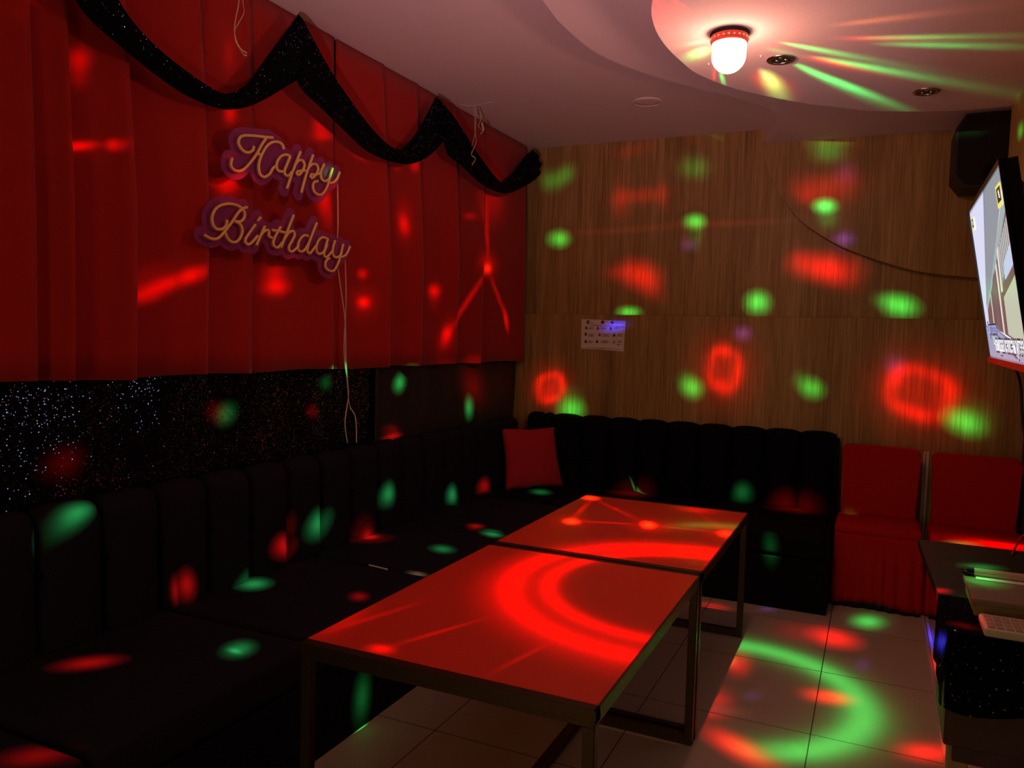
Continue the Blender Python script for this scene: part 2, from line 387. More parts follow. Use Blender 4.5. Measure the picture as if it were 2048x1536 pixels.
BIRTH = [
 [(335,995),(325,1045),(290,1075),(240,1075),(205,1030),(200,960),(235,890),(300,855),(380,850),(450,875),(490,920),(490,970),(460,1005),(420,1010),(400,1005)],
 [(515,878),(470,895),(430,935),(380,1010),(310,1100),(265,1150),(220,1168),(170,1155),(130,1130)],
 [(400,1005),(450,1030),(472,1085),(455,1150),(420,1190),(375,1192),(340,1160),(318,1110)],
 [(637,970),(610,1002)],
 [(590,1035),(540,1105),(503,1160),(500,1195),(525,1215),(560,1195),(612,1135)],
 [(675,1050),(630,1150),(598,1225)],
 [(630,1145),(665,1100),(700,1085),(714,1105),(712,1140),(742,1155)],
 [(818,1055),(770,1140),(750,1200),(765,1235),(795,1240),(830,1200)],
 [(740,1085),(800,1095),(865,1110)],
 [(935,950),(880,1090),(820,1245)],
 [(850,1170),(890,1110),(930,1095),(945,1125),(922,1180),(895,1230),(895,1265),(915,1280),(950,1260),(982,1220)],
 [(1068,1140),(1035,1132),(1000,1160),(975,1215),(980,1265),(1010,1280),(1045,1250),(1078,1190)],
 [(1145,1020),(1100,1130),(1065,1230),(1060,1275),(1080,1295),(1105,1270),(1138,1225)],
 [(1243,1167),(1200,1150),(1160,1180),(1140,1240),(1150,1290),(1180,1300),(1215,1270),(1240,1215)],
 [(1245,1165),(1215,1270),(1215,1320),(1240,1325),(1285,1275)],
 [(1310,1180),(1290,1250),(1290,1300),(1310,1330),(1345,1325),(1370,1285)],
 [(1383,1210),(1360,1310),(1335,1390),(1300,1450),(1265,1455),(1230,1430),(1222,1385),(1240,1350),(1262,1340)],
 [(1360,1330),(1400,1315),(1425,1280),(1445,1232)]]
def outline_plate(paths, r, cell, x, thick):
    """plate whose rim follows the strokes at distance r (holes closed), by marching squares in the (y,z) plane"""
    pts = [(p.y, p.z) for path in paths for p in path]
    y0 = min(p[0] for p in pts)-r-3*cell; z0 = min(p[1] for p in pts)-r-3*cell
    ny = int((max(p[0] for p in pts)+r+3*cell-y0)/cell)+1; nz = int((max(p[1] for p in pts)+r+3*cell-z0)/cell)+1
    fld = [[9.0]*(nz+1) for _ in range(ny+1)]
    k = int(r/cell)+3
    for py, pz in pts:
        ci, cj = int((py-y0)/cell), int((pz-z0)/cell)
        for i in range(max(0, ci-k), min(ny, ci+k+1)+1):
            for j in range(max(0, cj-k), min(nz, cj+k+1)+1):
                q = math.hypot(y0+i*cell-py, z0+j*cell-pz)
                if q < fld[i][j]: fld[i][j] = q
    out = [[False]*(nz+1) for _ in range(ny+1)]; st = [(0, 0)]; out[0][0] = True
    while st:
        i, j = st.pop()
        for a, b in ((i+1, j), (i-1, j), (i, j+1), (i, j-1)):
            if 0 <= a <= ny and 0 <= b <= nz and not out[a][b] and fld[a][b] > r: out[a][b] = True; st.append((a, b))
    f = [[(r-fld[i][j]) if (out[i][j] or fld[i][j] <= r) else cell for j in range(nz+1)] for i in range(ny+1)]
    f = [[max(-cell*2, min(cell*2, v)) for v in row] for row in f]
    bm = BM(); cache = {}
    def V(i, j, a, b):
        key = (min((i, j), (a, b)), max((i, j), (a, b)))
        if key not in cache:
            if (i, j) == (a, b): t = 0
            else:
                (i, j), (a, b) = key; t = f[i][j]/(f[i][j]-f[a][b])
            cache[key] = bm.verts.new((x, y0+(i+(a-i)*t)*cell, z0+(j+(b-j)*t)*cell))
        return cache[key]
    for i in range(ny):
        for j in range(nz):
            cs = [(i, j), (i+1, j), (i+1, j+1), (i, j+1)]; poly = []
            for q in range(4):
                c0, c1 = cs[q], cs[(q+1) % 4]
                in0, in1 = f[c0[0]][c0[1]] > 0, f[c1[0]][c1[1]] > 0
                if in0: poly.append(V(*c0, *c0))
                if in0 != in1: poly.append(V(*c0, *c1))
            if len(poly) >= 3:
                try: bm.faces.new(poly)
                except ValueError: pass
    res = bmesh.ops.extrude_face_region(bm, geom=bm.faces[:])
    bmesh.ops.translate(bm, verts=[g for g in res['geom'] if isinstance(g, bmesh.types.BMVert)], vec=(thick, 0, 0))
    return bm
def sign(strokes, label, cords):
    xt = -2.345
    paths = [smooth_path([tuple(at(380+u*.22140, 220+v*.22135, 'x', xt)) for u, v in s], 7) for s in strokes]
    allp = [p for q in paths for p in q]
    t = thing('neon_sign', label, 'sign', Vector((xt-.02, sum(p.y for p in allp)/len(allp), min(p.z for p in allp))), 'birthday signs on the curtain')
    obj('backing', outline_plate(paths, .033, .0075, xt-.022, .006), M['acrylic'], t)
    bm = BM()
    for p in paths: tube(bm, p, .0062, 8)
    obj('neon_tube', bm, M['tube'], t, smooth=True)
    for c in cords:
        bm = BM(); tube(bm, smooth_path([tuple(at(u, v, 'x', x)) for u, v, x in c], 6), .0028, 6); obj('power_cord', bm, M['cord'], t, smooth=True)
sign(HAPPY, 'unlit cursive sign reading Happy on clear backing, upper of the two', [[(675, 362, xt), (676, 450, xt), (673, 505, xt-.012), (679, 560, xt), (690, 640, xt), (692, 720, xt), (695, 760, -2.39), (697, 790, -2.42), (690, 845, -2.40), (695, 886, -2.385)] for xt in (-2.38,)])
sign(BIRTH, 'unlit cursive sign reading Birthday on clear backing, lower of the two', [[(690, 515, -2.385), (692, 600, -2.385), (688, 700, -2.385), (694, 760, -2.39), (699, 810, -2.42), (711, 835, -2.40), (713, 886, -2.385)]])

# ------------------------------------------------------------------ curling ribbons under the ceiling
def ribbon(name, label, strands, tape=None):
    allp = [p for s in strands for p in s]
    t = thing(name, label, 'ribbon', Vector((allp[0].x, allp[0].y, min(p.z for p in allp))), 'curling ribbons hanging from the ceiling')
    for s in strands:
        bm = BM(); tube(bm, smooth_path([tuple(p) for p in s], 6), .0042, 6, flat=.0012); obj('strand', bm, M['ribbon'], t, smooth=True)
    if tape:
        bm = BM(); tube(bm, smooth_path([tuple(p) for p in tape], 4), .006, 6, flat=.0015); obj('tape', bm, M['cord'], t, smooth=True)
xr = -2.29
A_ = lambda L, x: [at(u, v, 'x', x) for u, v in L]
ribbon('curling_ribbon', 'thin curling ribbon hanging above the Happy sign, beside the longest swag',
       [[Vector((xr, at(486, 0, 'x', xr).y, HA))]+A_([(486, 0), (488, 25), (478, 45), (470, 60), (471, 80), (480, 98), (488, 110), (493, 110)], xr),
        [Vector((xr, at(478, 0, 'x', xr).y, HA))]+A_([(478, 0), (472, 35), (469, 60), (474, 85), (484, 100), (494, 106)], xr+.01)])
xq = at(948, 209, 'z', HA).x
ribbon('curling_ribbon', 'gold curling ribbon taped to the ceiling above the shortest swag',
       [[at(951, 210, 'z', HA)]+A_([(952, 228), (951, 255), (948, 275), (944, 290), (942, 305)], xq),
        [at(957, 209, 'z', HA)]+A_([(960, 225), (961, 240), (957, 252), (966, 262), (964, 245), (969, 258), (961, 268)], xq+.01),
        [at(949, 211, 'z', HA)]+A_([(950, 258), (951, 270), (953, 282), (947, 298), (943, 310), (951, 317), (944, 330)], xq+.02)],
       [at(917, 208, 'z', HA-.002), at(935, 212, 'z', HA-.002), at(958, 210, 'z', HA-.002), at(984, 204, 'z', HA-.002)])

# ------------------------------------------------------------------ sofas
def channel(bm, a0, a1, z0, z1, back, depth, to):
    """one padded upright channel: a along the sofa, d away from the wall; to(a,d,z) -> world"""
    na, nz = 9, 16
    prof = []
    for j in range(nz+1):
        w = j/nz
        if w < .8: prof.append((z0+(z1-.05-z0)*w/.8, depth*(1.0-.10*w)))
        else:
            q = (w-.8)/.2*PI/2
            prof.append((z1-.05+.05*math.sin(q), depth*.90*(math.cos(q)*.75+.25)))
    front = []
    for (z, dd) in prof:
        row = []
        for i in range(na+1):
            s = i/na; b = (1-abs(2*s-1)**3.2)
            zz = z - (.018*(1-b) if z > z1-.06 else 0)
            row.append(bm.verts.new(to(a0+(a1-a0)*s, back+dd*(.62+.38*b), zz)))
        front.append(row)
    for r0, r1 in zip(front, front[1:]):
        for i in range(na): bm.faces.new((r0[i], r0[i+1], r1[i+1], r1[i]))
    b0 = [bm.verts.new(to(a0, back, z0)), bm.verts.new(to(a1, back, z0)), bm.verts.new(to(a1, back, z1-.02)), bm.verts.new(to(a0, back, z1-.02))]
    bm.faces.new(b0)
    bm.faces.new([b0[0], b0[3]]+[r[0] for r in reversed(front)]); bm.faces.new([b0[1]]+[r[-1] for r in front]+[b0[2]])
    bm.faces.new([b0[3], b0[2]]+list(reversed(front[-1]))); bm.faces.new([b0[1], b0[0]]+front[0])
    return bm
SZ = .445
s = thing('sofa', 'long black tufted bench sofa along the curtained wall', 'sofa', Vector((-2.1, 2.6, 0)))
toL = lambda a, d, z: Vector((-2.455+d, a, z))
obj('base', box(BM(), -2.44, -1.705, .45, 4.59, 0, .30, .008, 1), M['sofabase'], s)
y = .45
for k in range(6):
    y2 = min(4.595, y+.83)
    obj('seat_cushion', box(BM(), -2.44, -1.70, y+.003, y2-.003, .302, SZ, .035, 4), M['sofa'], s, smooth=True)
    y = y2
    if y > 4.5: break
seams = [.43+.2345*i for i in range(18)]+[4.588]
chan = {}
for a, b in zip(seams, seams[1:]):
    chan[a] = obj('backrest_channel', channel(BM(), a+.001, b-.001, SZ-.02, .915, 0, .115, toL), M['sofa'], s, smooth=True)
for a in seams[1:-1]:
    obj('button', lathe(BM(), [(0, .012), (.011, .010), (.015, .002), (.012, -.008), (0, -.008)], (-2.455+.078, a, .70), 12, 'x'), M['button'], chan[a], smooth=True)
# back sofa
s2 = thing('sofa', 'black channelled bench sofa against the wood-panelled wall, beside the red chairs', 'sofa', Vector((-1.3, 5.0, 0)))
corner_seams = [4.60, 4.83, 5.06, 5.28]
toB = lambda a, d, z: Vector((a, 5.405-d, z))
XE = -.205
obj('base', box(BM(), -2.44, XE, 4.615, 5.40, 0, .30, .008, 1), M['sofabase'], s2)
bx = [-2.43, -1.70, -.96, XE]
for a, b in zip(bx, bx[1:]): obj('seat_cushion', box(BM(), a+.003, b-.003, 4.60, 5.395, .302, SZ, .035, 4), M['sofabase'], s2, smooth=True)
bs = [at(u, 860, 'y', 5.3).x for u in (1100, 1156, 1214, 1272, 1330, 1395, 1461, 1529, 1600)]
bs = [-2.33, -2.2]+[b for b in bs if b > -2.15]+[XE]
for a, b in zip(bs, bs[1:]):
    obj('backrest_channel', channel(BM(), a+.001, b-.001, SZ-.02, .945, 0, .12, toB), M['sofabase'], s2, smooth=True)
for a, b in zip(corner_seams, corner_seams[1:]):
    obj('backrest_channel', channel(BM(), a+.001, b-.001, SZ-.02, .915, 0, .115, toL), M['sofa'], s2, smooth=True)
# end panel joining the back and the seat, rounded at the top
ep = [(4.62, .0), (5.40, 0), (5.40, .895), (5.37, .91), (5.32, .905), (5.295, .88), (5.27, .47), (4.66, .44), (4.62, .41)]
obj('end_panel', prism(BM(), ep, 'x', XE-.004, XE+.018), M['sofabase'], s2)

# red cushion in the corner
def cushion():
    n = 22; bm = BM(); W = .43
    c = Vector((-2.16, 5.04, SZ+.205)); ex = Vector((.29, .34, 0)).normalized(); back = Vector((-.34, .29, 0))*1
    back.normalize(); ez = (Vector((0, 0, 1))*.95+back*.31).normalized(); nrm = ex.cross(ez)
    for sgn in (1, -1):
        rows = []
        for i in range(n+1):
            r = []
            for j in range(n+1):
                u, v = 2*i/n-1, 2*j/n-1
                th = .055*((1-abs(u)**2.6)*(1-abs(v)**2.6))**.55
                pin = 1-.07*(1-abs(v)**1.2)*abs(u)**3; pin2 = 1-.06*(1-abs(u)**1.2)*abs(v)**3
                wr = .004*math.sin(16*v+5*u)*(1-abs(u))*max(0, -u) if sgn > 0 else 0
                r.append(c+ex*(u*W/2*pin*(1+.04*(-v)))+ez*(v*W/2*pin2)+nrm*(sgn*(th+.002)+wr))
            rows.append(r)
        grid_sheet(bm, rows)
    bmesh.ops.remove_doubles(bm, verts=bm.verts[:], dist=.0045)
    return bm
part('cushion', 'square red throw cushion in the corner between the two sofas', 'cushion', cushion(), M['cushion'], smooth=True)
bm = BM(); tube(bm, [at(738, 1130, 'z', SZ+.006), at(775, 1139, 'z', SZ+.006)], .0035, 8)
part('drinking_straw', 'thin pale straw lying on the seat of the tufted sofa', 'straw', bm, M['cord'])

# ------------------------------------------------------------------ tables
def table(x0, x1, y0, y1, label, zt=.64):
    t = thing('low_table', label, 'table', Vector(((x0+x1)/2, (y0+y1)/2, 0)), 'red-topped tables')
    obj('tabletop', box(BM(), x0+.006, x1-.006, y0+.03, y1-.03, zt-.028, zt, .0015, 1), M['tabletop'], t)
    bm = BM(); b = .045
    for (a, c, d, e) in ((x0, x1, y0, y0+.031), (x0, x1, y1-.031, y1), (x0, x0+.007, y0, y1), (x1-.007, x1, y0, y1)):
        box(bm, a, c, d, e, zt-.034, zt-.001, .001, 1)
    obj('edge_frame', bm, M['metal'], t)
    bm = BM(); w = .030
    for (a, c, d, e) in ((x0+.004, x1-.004, y0+.004, y0+w), (x0+.004, x1-.004, y1-w, y1-.004), (x0+.004, x0+w, y0+.01, y1-.01), (x1-w, x1-.004, y0+.01, y1-.01)):
        box(bm, a, c, d, e, zt-.048, zt-.030, .002, 1)
    obj('apron', bm, M['metal'], t)
    for x in (x0+.004, x1-.004-w):
        for y in (y0+.004, y1-.004-w):
            obj('leg', box(BM(), x, x+w, y, y+w, 0, zt-.046, .002, 1), M['metal'], t)
    for y in (y0+.004, y1-.004-w):
        obj('floor_rail', box(BM(), x0+w, x1-w, y+.001, y+w-.001, .0, .038, .002, 1), M['metal'], t)
    xm = (x0+x1)/2
    obj('floor_rail', box(BM(), xm-.017, xm+.017, y0+w, y1-w, .001, .036, .002, 1), M['metal'], t)
    return t
TX0, TX1 = -1.415, -.548
table(TX0, TX1, 1.70, 2.90, 'nearer red-topped low table on dark steel legs')
table(TX0, TX1, 2.915, 4.09, 'farther red-topped low table, by the back sofa')

# ------------------------------------------------------------------ chairs in red covers
def chair(xc, yb, w, label, dz=0):
    t = thing('banquet_chair', label, 'chair', Vector((xc, yb-.22, 0)), 'red covered chairs by the wall')
    zt = .885+dz; zs = .475+dz; yf = yb-.42
    # back: slab with rounded shoulders, slightly narrower at the waist
    def pad(n0, z0, z1, y0, y1, hw0, hw1, rr):
        pts = []
        for k in range(9): a = k/8*PI/2; pts.append((xc+hw1-rr+rr*math.cos(a), z1-rr+rr*math.sin(a)))
        for k in range(9): a = PI/2+k/8*PI/2; pts.append((xc-hw1+rr+rr*math.cos(a), z1-rr*.75+rr*.75*math.sin(a)+.004))
        pts += [(xc-hw0, z0+.12), (xc-hw0-.004, z0), (xc+hw0+.004, z0), (xc+hw0, z0+.12)]
        bm = prism(BM(), pts, 'y', y0, y1)
        ee = [e for e in bm.edges if abs(e.verts[0].co.y-e.verts[1].co.y) < 1e-6]
        bmesh.ops.bevel(bm, geom=ee, offset=.018, segments=3, profile=.5, affect='EDGES'); return bm
    obj('back_cover', pad(0, zs-.02, zt, yb-.075, yb, w/2-.012, w/2, .04), M['chair'], t, smooth=False)
    obj('seat_cover', box(BM(), xc-w/2-.012, xc+w/2+.012, yf-.02, yb-.07, zs-.07, zs, .03, 4), M['chair'], t, smooth=True)
    # gathered skirt round the seat
    rnd = random.Random(int(xc*1000)); peri = []
    x0, x1, y0, y1 = xc-w/2-.008, xc+w/2+.008, yf-.016, yb-.06
    L = [((x0, y1), (x0, y0), (-1, 0)), ((x0, y0), (x1, y0), (0, -1)), ((x1, y0), (x1, y1), (1, 0)), ((x1, y1), (x0, y1), (0, 1))]
    ph = 0
    for a, b, nn in L:
        n = int(math.hypot(b[0]-a[0], b[1]-a[1])/.008)
        for k in range(n):
            q = k/n; peri.append((a[0]+(b[0]-a[0])*q, a[1]+(b[1]-a[1])*q, nn))
    rows = []; nr = 12; m = len(peri)
    gath = [0]*m; g = 0
    while g < m:
        stp = rnd.randint(4, 12); A = rnd.uniform(.4, 1.0)
        for k in range(stp):
            if g+k < m: gath[g+k] = A*math.sin(PI*k/stp)**1.5
        g += stp
    for j in range(nr+1):
        wv = j/nr; row = []
        for i in range(m+1):
            x, y_, nn = peri[i % m]; o = -.004+.018*wv*.6 + .026*gath[i % m]*min(1, wv*1.8+.05)
            row.append(Vector((x+nn[0]*o, y_+nn[1]*o, zs-.045-(zs-.045-.03)*wv+.010*math.sin(i*.11)*wv**3)))
        rows.append(row)
    bm = grid_sheet(BM(), rows); bmesh.ops.remove_doubles(bm, verts=bm.verts[:], dist=1e-5)
    sk_ = obj('skirt', bm, M['chair'], t, smooth=True, solid=.003)
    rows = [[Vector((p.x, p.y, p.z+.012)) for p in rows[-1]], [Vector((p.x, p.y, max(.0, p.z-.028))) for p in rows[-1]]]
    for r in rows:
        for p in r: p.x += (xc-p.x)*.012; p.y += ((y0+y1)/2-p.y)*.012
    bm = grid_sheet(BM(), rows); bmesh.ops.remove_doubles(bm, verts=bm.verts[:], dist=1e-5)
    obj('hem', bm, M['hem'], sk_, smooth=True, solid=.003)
    return t
chair(.052, 5.30, .43, 'red cloth-covered chair right next to the back sofa')
chair(.553, 5.30, .452, 'red cloth-covered chair behind the wall shelf, below the speaker', -.012)

# ------------------------------------------------------------------ notice on the panelling
pa, pb, pc_, pd = [at(u, v, 'y', YL-.003) for u, v in ((1163, 638), (1251, 642), (1247, 703), (1162, 697))]
ex = (pb-pa).normalized(); W_ = (pb-pa).length; H_ = (pd-pa).length
ey = Vector((ex.x*0, 0, 1)); ey = (Vector((0, 0, 1))-ex*ex.z).normalized()
t = thing('notice', 'white printed notice with small icons, taped on the wood panelling', 'poster', (pa+pc_)/2)
bm = BM()
for a, b in ((0, 1),):
    vs = [pa, pb, pc_, pd]; f0 = [bm.verts.new(v) for v in vs]; f1 = [bm.verts.new(v+Vector((0, .0031, 0))) for v in vs]
    bm.faces.new(f0); bm.faces.new(list(reversed(f1)))
    for i in range(4): bm.faces.new((f0[i], f0[(i+1) % 4], f1[(i+1) % 4], f1[i]))
sheet_ = obj('sheet', bm, M['paper'], t)
def PQ(px, py, off=.0): # crop pixel of the notice (1843x1536 over 120x100 px)
    return at(1150+px*.06511, 620+py*.06510, 'y', YL-.004-off)
bm = BM()
def bar(x0, y0, x1, y1, mi):
    vs = [PQ(x0, y0), PQ(x1, y0), PQ(x1, y1), PQ(x0, y1)]
    f0 = [bm.verts.new(v) for v in vs]; f1 = [bm.verts.new(v+Vector((0, .0008, 0))) for v in vs]
    fs = [bm.faces.new(f0), bm.faces.new(list(reversed(f1)))]+[bm.faces.new((f0[i], f0[(i+1) % 4], f1[(i+1) % 4], f1[i])) for i in range(4)]
    for f in fs: f.material_index = mi
PM = [M['ink'], M['ink2'], M['ink3'], M['ink4'], M['paper']]
def flush(name):
    global bm
    obj(name, bm, None, sheet_, mats=PM); bm = BM()
bar(355, 320, 440, 425, 0); bar(385, 350, 415, 395, 4); flush('emblem')
def disc(cx, cy, r, mi, n=20):
    f = bm.faces.new([bm.verts.new(PQ(cx+r*math.cos(2*PI*k/n), cy+r*math.sin(2*PI*k/n), .0004*(1+mi % 2))) for k in range(n)]); f.material_index = mi
disc(850, 375, 56, 1); disc(850, 375, 40, 4); disc(850, 375, 20, 1); flush('emblem'); disc(1145, 375, 50, 2); disc(1145, 375, 34, 4); disc(1145, 375, 22, 2); flush('emblem')
for yy, xs in ((560, ((410, 620), (790, 1020), (1195, 1450))), (765, ((415, 660), (845, 1110), (1295, 1480))), (965, ((400, 600), (830, 1120), (1290, 1470)))):
    for x0, x1 in xs:
        for k in range(3 if yy == 560 else 4):
            bar(x0, yy-26+k*22, x0+(x1-x0)*random.uniform(.55, 1), yy-26+k*22+9, 0)
        flush('text_block')
bar(1295, 1050, 1360, 1085, 1); bar(1380, 1060, 1465, 1068, 0); flush('text_block')
for (cx, cy, mi) in ((350, 545, 1), (705, 560, 1), (1100, 570, 2), (330, 735, 0), (755, 760, 1), (1200, 770, 0), (330, 965, 0), (680, 965, 0), (1200, 980, 3)):
    disc(cx, cy-15, 30, mi, 12); bar(cx-42, cy+12, cx+42, cy+45, mi); bar(cx-60, cy-5, cx-42, cy+5, mi); flush('pictogram')
bar(785, 945, 800, 1000, 0); flush('pictogram')
bm = BM()
def small(body, px, py, h, mi, align='LEFT'):
    append(bm, text_bm(body, h, PQ(px, py, .0008), ex, ey, .0003, align), mi)
small('ХАЛДВАРААС СЭРГИЙЛЭХ ЗӨВЛӨМЖ', 460, 490, .0135, 1)
small('Дэлхийн эрүүл', 1230, 365, .0098, 2); small('мэндийн байгууллага', 1230, 405, .0070, 2); small('ЭМЯ', 475, 420, .009, 0)
small('Эрүүл мэндээ хамгаалаарай, бие биедээ тусалъя', 395, 1160, .0098, 0); small('www.moh.gov.mn', 640, 1212, .009, 1)
obj('lettering', bm, None, sheet_, mats=[M['ink'], M['ink2'], M['ink3']])

# ------------------------------------------------------------------ television
TO, TN, TB = Vector((.329, 3.9, 2.069)), Vector((.311, 2.815, 2.055)), Vector((.440, 3.907, 1.469))
tex = (TN-TO).normalized(); tey = (TB-TO); tey = (tey-tex*tey.dot(tex)).normalized(); tnz = tex.cross(tey)
if tnz.x > 0: tnz = -tnz                          # towards the room
TW, TH = (TN-TO).length, (TB-TO).length
def tv(u, v, d=0): return TO+tex*(u*TW)+tey*(v*TH)+tnz*d
tvo = thing('television', 'wide flat television tilted down on the right wall', 'television', tv(.5, 1.05, -.04))
def slab(bm, u0, u1, v0, v1, d0, d1, mi=0):
    t_ = bmesh.new()
    p = [[t_.verts.new(tv(u, v, d)) for (u, v) in ((u0, v0), (u1, v0), (u1, v1), (u0, v1))] for d in (d0, d1)]
    t_.faces.new(p[0]); t_.faces.new(list(reversed(p[1])))
    for i in range(4): t_.faces.new((p[0][i], p[0][(i+1) % 4], p[1][(i+1) % 4], p[1][i]))
    merge(bm, t_, mi); return bm
bm = BM(); slab(bm, -.012, 1.012, -.022, 1.012, -.045, -.003); obj('casing', bm, M['gloss'], tvo)
bm = BM()
for a in ((-.012, 1.012, -.030, -.001), (-.012, -.001, -.022, 1.0), (1.001, 1.012, -.022, 1.0)): slab(bm, *a, -.012, .006)
obj('bezel', bm, M['gloss'], tvo)
bm = BM(); slab(bm, -.020, 1.02, 1.003, 1.042, -.03, .014); obj('lower_trim', bm, M['redplastic_glow'], tvo)  # red light reflected along the bezel put into the trim's colour
bm = BM(); slab(bm, .3, .7, .3, .75, -.09, -.04); box(bm, .50, XR, 3.18, 3.5, 1.62, 1.86); obj('wall_bracket', bm, M['matteblack'], tvo)
tvc = [('sky', (.72, .74, .95), .95), ('roof_blue', (.30, .33, .50), .8), ('roof_grey', (.33, .38, .43), .8), ('eave', (.42, .55, .55), .8), ('maroon', (.24, .13, .17), .8),
       ('brown', (.22, .12, .11), .8), ('cream', (.85, .80, .72), .9), ('blind', (.28, .33, .36), .8), ('pane', (.60, .70, .92), .9), ('pale', (.62, .64, .50), .85), ('street', (.40, .42, .60), .85),
       ('kerb', (.16, .15, .2), .7), ('yellow', (.95, .78, .12), 1.), ('logo_dark', (.05, .04, .05), .6), ('caption', (.95, .95, 1.0), 1.), ('blue_caption', (.45, .48, .95), .9)]
TM = [emit('screen_'+n, c, s_*1.0) for n, c, s_ in tvc]; TI = {n: i for i, (n, _, _) in enumerate(tvc)}
bm = BM()
def quad(name, pts, d):
    f = bm.faces.new([bm.verts.new(tv(u, v, d)) for u, v in pts]); f.material_index = TI[name]
    if f.normal.dot(tnz) < 0: f.normal_flip()
# the picture on the screen: a street of dark timber fronts running away to the far side
quad('sky', ((0, 0), (1, 0), (1, 1), (0, 1)), .0)
quad('roof_blue', ((.52, 0), (.60, 0), (.13, .66), (.12, .64)), .0006)
quad('roof_grey', ((.58, 0), (1, 0), (1, .08), (.13, .68), (.125, .64)), .0008)
quad('eave', ((1, .10), (1, .22), (.14, .69), (.135, .66)), .0010)
quad('roof_grey', ((.85, .12), (.95, .12), (.30, .58), (.28, .56)), .0012)
quad('maroon', ((1, .20), (1, .28), (.14, .71), (.14, .69)), .0014)
quad('brown', ((1, .28), (1, .92), (.12, .78), (.14, .70)), .0012)
quad('maroon', ((.42, .52), (.50, .47), (.44, .86), (.36, .83)), .0016)
quad('cream', ((.30, .60), (.32, .585), (.29, .82), (.27, .815)), .0018)
quad('cream', ((.56, .45), (.60, .43), (.55, .88), (.52, .87)), .0018)
quad('blind', ((.70, .36), (.98, .24), (.98, .48), (.68, .56)), .0018)
for k in range(7): quad('cream', ((.72+k*.04, .36-k*.017), (.728+k*.04, .357-k*.017), (.715+k*.04, .53-k*.012), (.707+k*.04, .533-k*.012)), .0022)
quad('pane', ((.78, .46), (.98, .38), (.98, .49), (.76, .55)), .0024)
quad('cream', ((.66, .37), (.70, .355), (.66, .60), (.62, .61)), .0024)
quad('pale', ((.66, .64), (1, .54), (1, .92), (.64, .85)), .0020)
quad('street', ((.10, .78), (.14, .775), (1, .94), (1, 1), (0, 1), (0, .80)), .0022)
quad('kerb', ((.12, .79), (.14, .79), (.80, .985), (.74, .985)), .0026)
quad('kerb', ((.24, .80), (.26, .80), (1, .955), (1, .965)), .0026)
for (u0, v0, w, h) in ((.84, .065, .11, .115), (.05, .045, .07, .085)):
    quad('yellow', ((u0, v0), (u0+w, v0), (u0+w, v0+h), (u0, v0+h)), .0028)
    quad('logo_dark', ((u0+w*.16, v0+h*.14), (u0+w*.92, v0+h*.14), (u0+w*.92, v0+h*.80), (u0+w*.16, v0+h*.80)), .0031)
    quad('caption', ((u0+w*.42, v0+h*.3), (u0+w*.62, v0+h*.25), (u0+w*.72, v0+h*.66), (u0+w*.52, v0+h*.62)), .0034)
exs, eys = tex, -tey
if exs.cross(eys).dot(tnz) < 0: exs = -tex
def cap(body, u, v, size, mi):
    append(bm, text_bm(body, size, tv(u, v, .0036), exs, eys, .0002, rim=.007), TI['logo_dark']); append(bm, text_bm(body, size, tv(u, v, .0048), exs, eys, .0003), mi)
cap('Чамдаа хэлсэн үгээ' if exs.dot(tex) > 0 else 'Чамдаа хэлсэн', .22, .955, .082, TI['caption']); cap('Зүгт гэгээ', .08, .845, .062, TI['blue_caption'])
f_ = obj('screen', bm, None, tvo, mats=TM)
bm = BM(); tube(bm, smooth_path([tuple(tv(.28, 1.0, -.03)), (.50, 3.55, 1.38), (.515, 3.5, 1.2), (.56, 3.42, .95), (.60, 3.35, .76)], 6), .005, 8); obj('power_cord', bm, M['matteblack'], tvo, smooth=True)

# ------------------------------------------------------------------ loudspeaker in the corner
t = thing('loudspeaker', 'black wall loudspeaker high in the corner above the television', 'speaker', Vector((.52, 5.2, 2.40)))
def octo(x0, x1, z0, z1, c): return [(x0+c, z0), (x1-c, z0), (x1, z0+c*1.3), (x1, z1-c*1.5), (x1-c*.9, z1), (x0+c*.9, z1), (x0, z1-c*1.5), (x0, z0+c*1.3)]
bm = prism(BM(), octo(.335, .70, 2.385, 2.785, .05), 'y', 5.06, 5.36); obj('cabinet', bm, M['matteblack'], t)
bm = prism(BM(), octo(.350, .685, 2.40, 2.77, .045), 'y', 5.045, 5.062); obj('grille', bm, plain('speaker_grille', (.012, .010, .010), .5, scale=600, bump=1), t)
obj('badge', box(BM(), .495, .503, 5.040, 5.047, 2.50, 2.66), M['hem'], t)
bm = box(BM(), .47, .57, 5.35, YP+.004, 2.52, 2.64); obj('bracket', bm, M['matteblack'], t)
obj('port_ring', lathe(BM(), [(.045, 0), (.055, 0), (.055, .006), (.045, .006), (.045, 0)], (.52, 5.04, 2.45), 24, 'y'), M['gloss'], t)

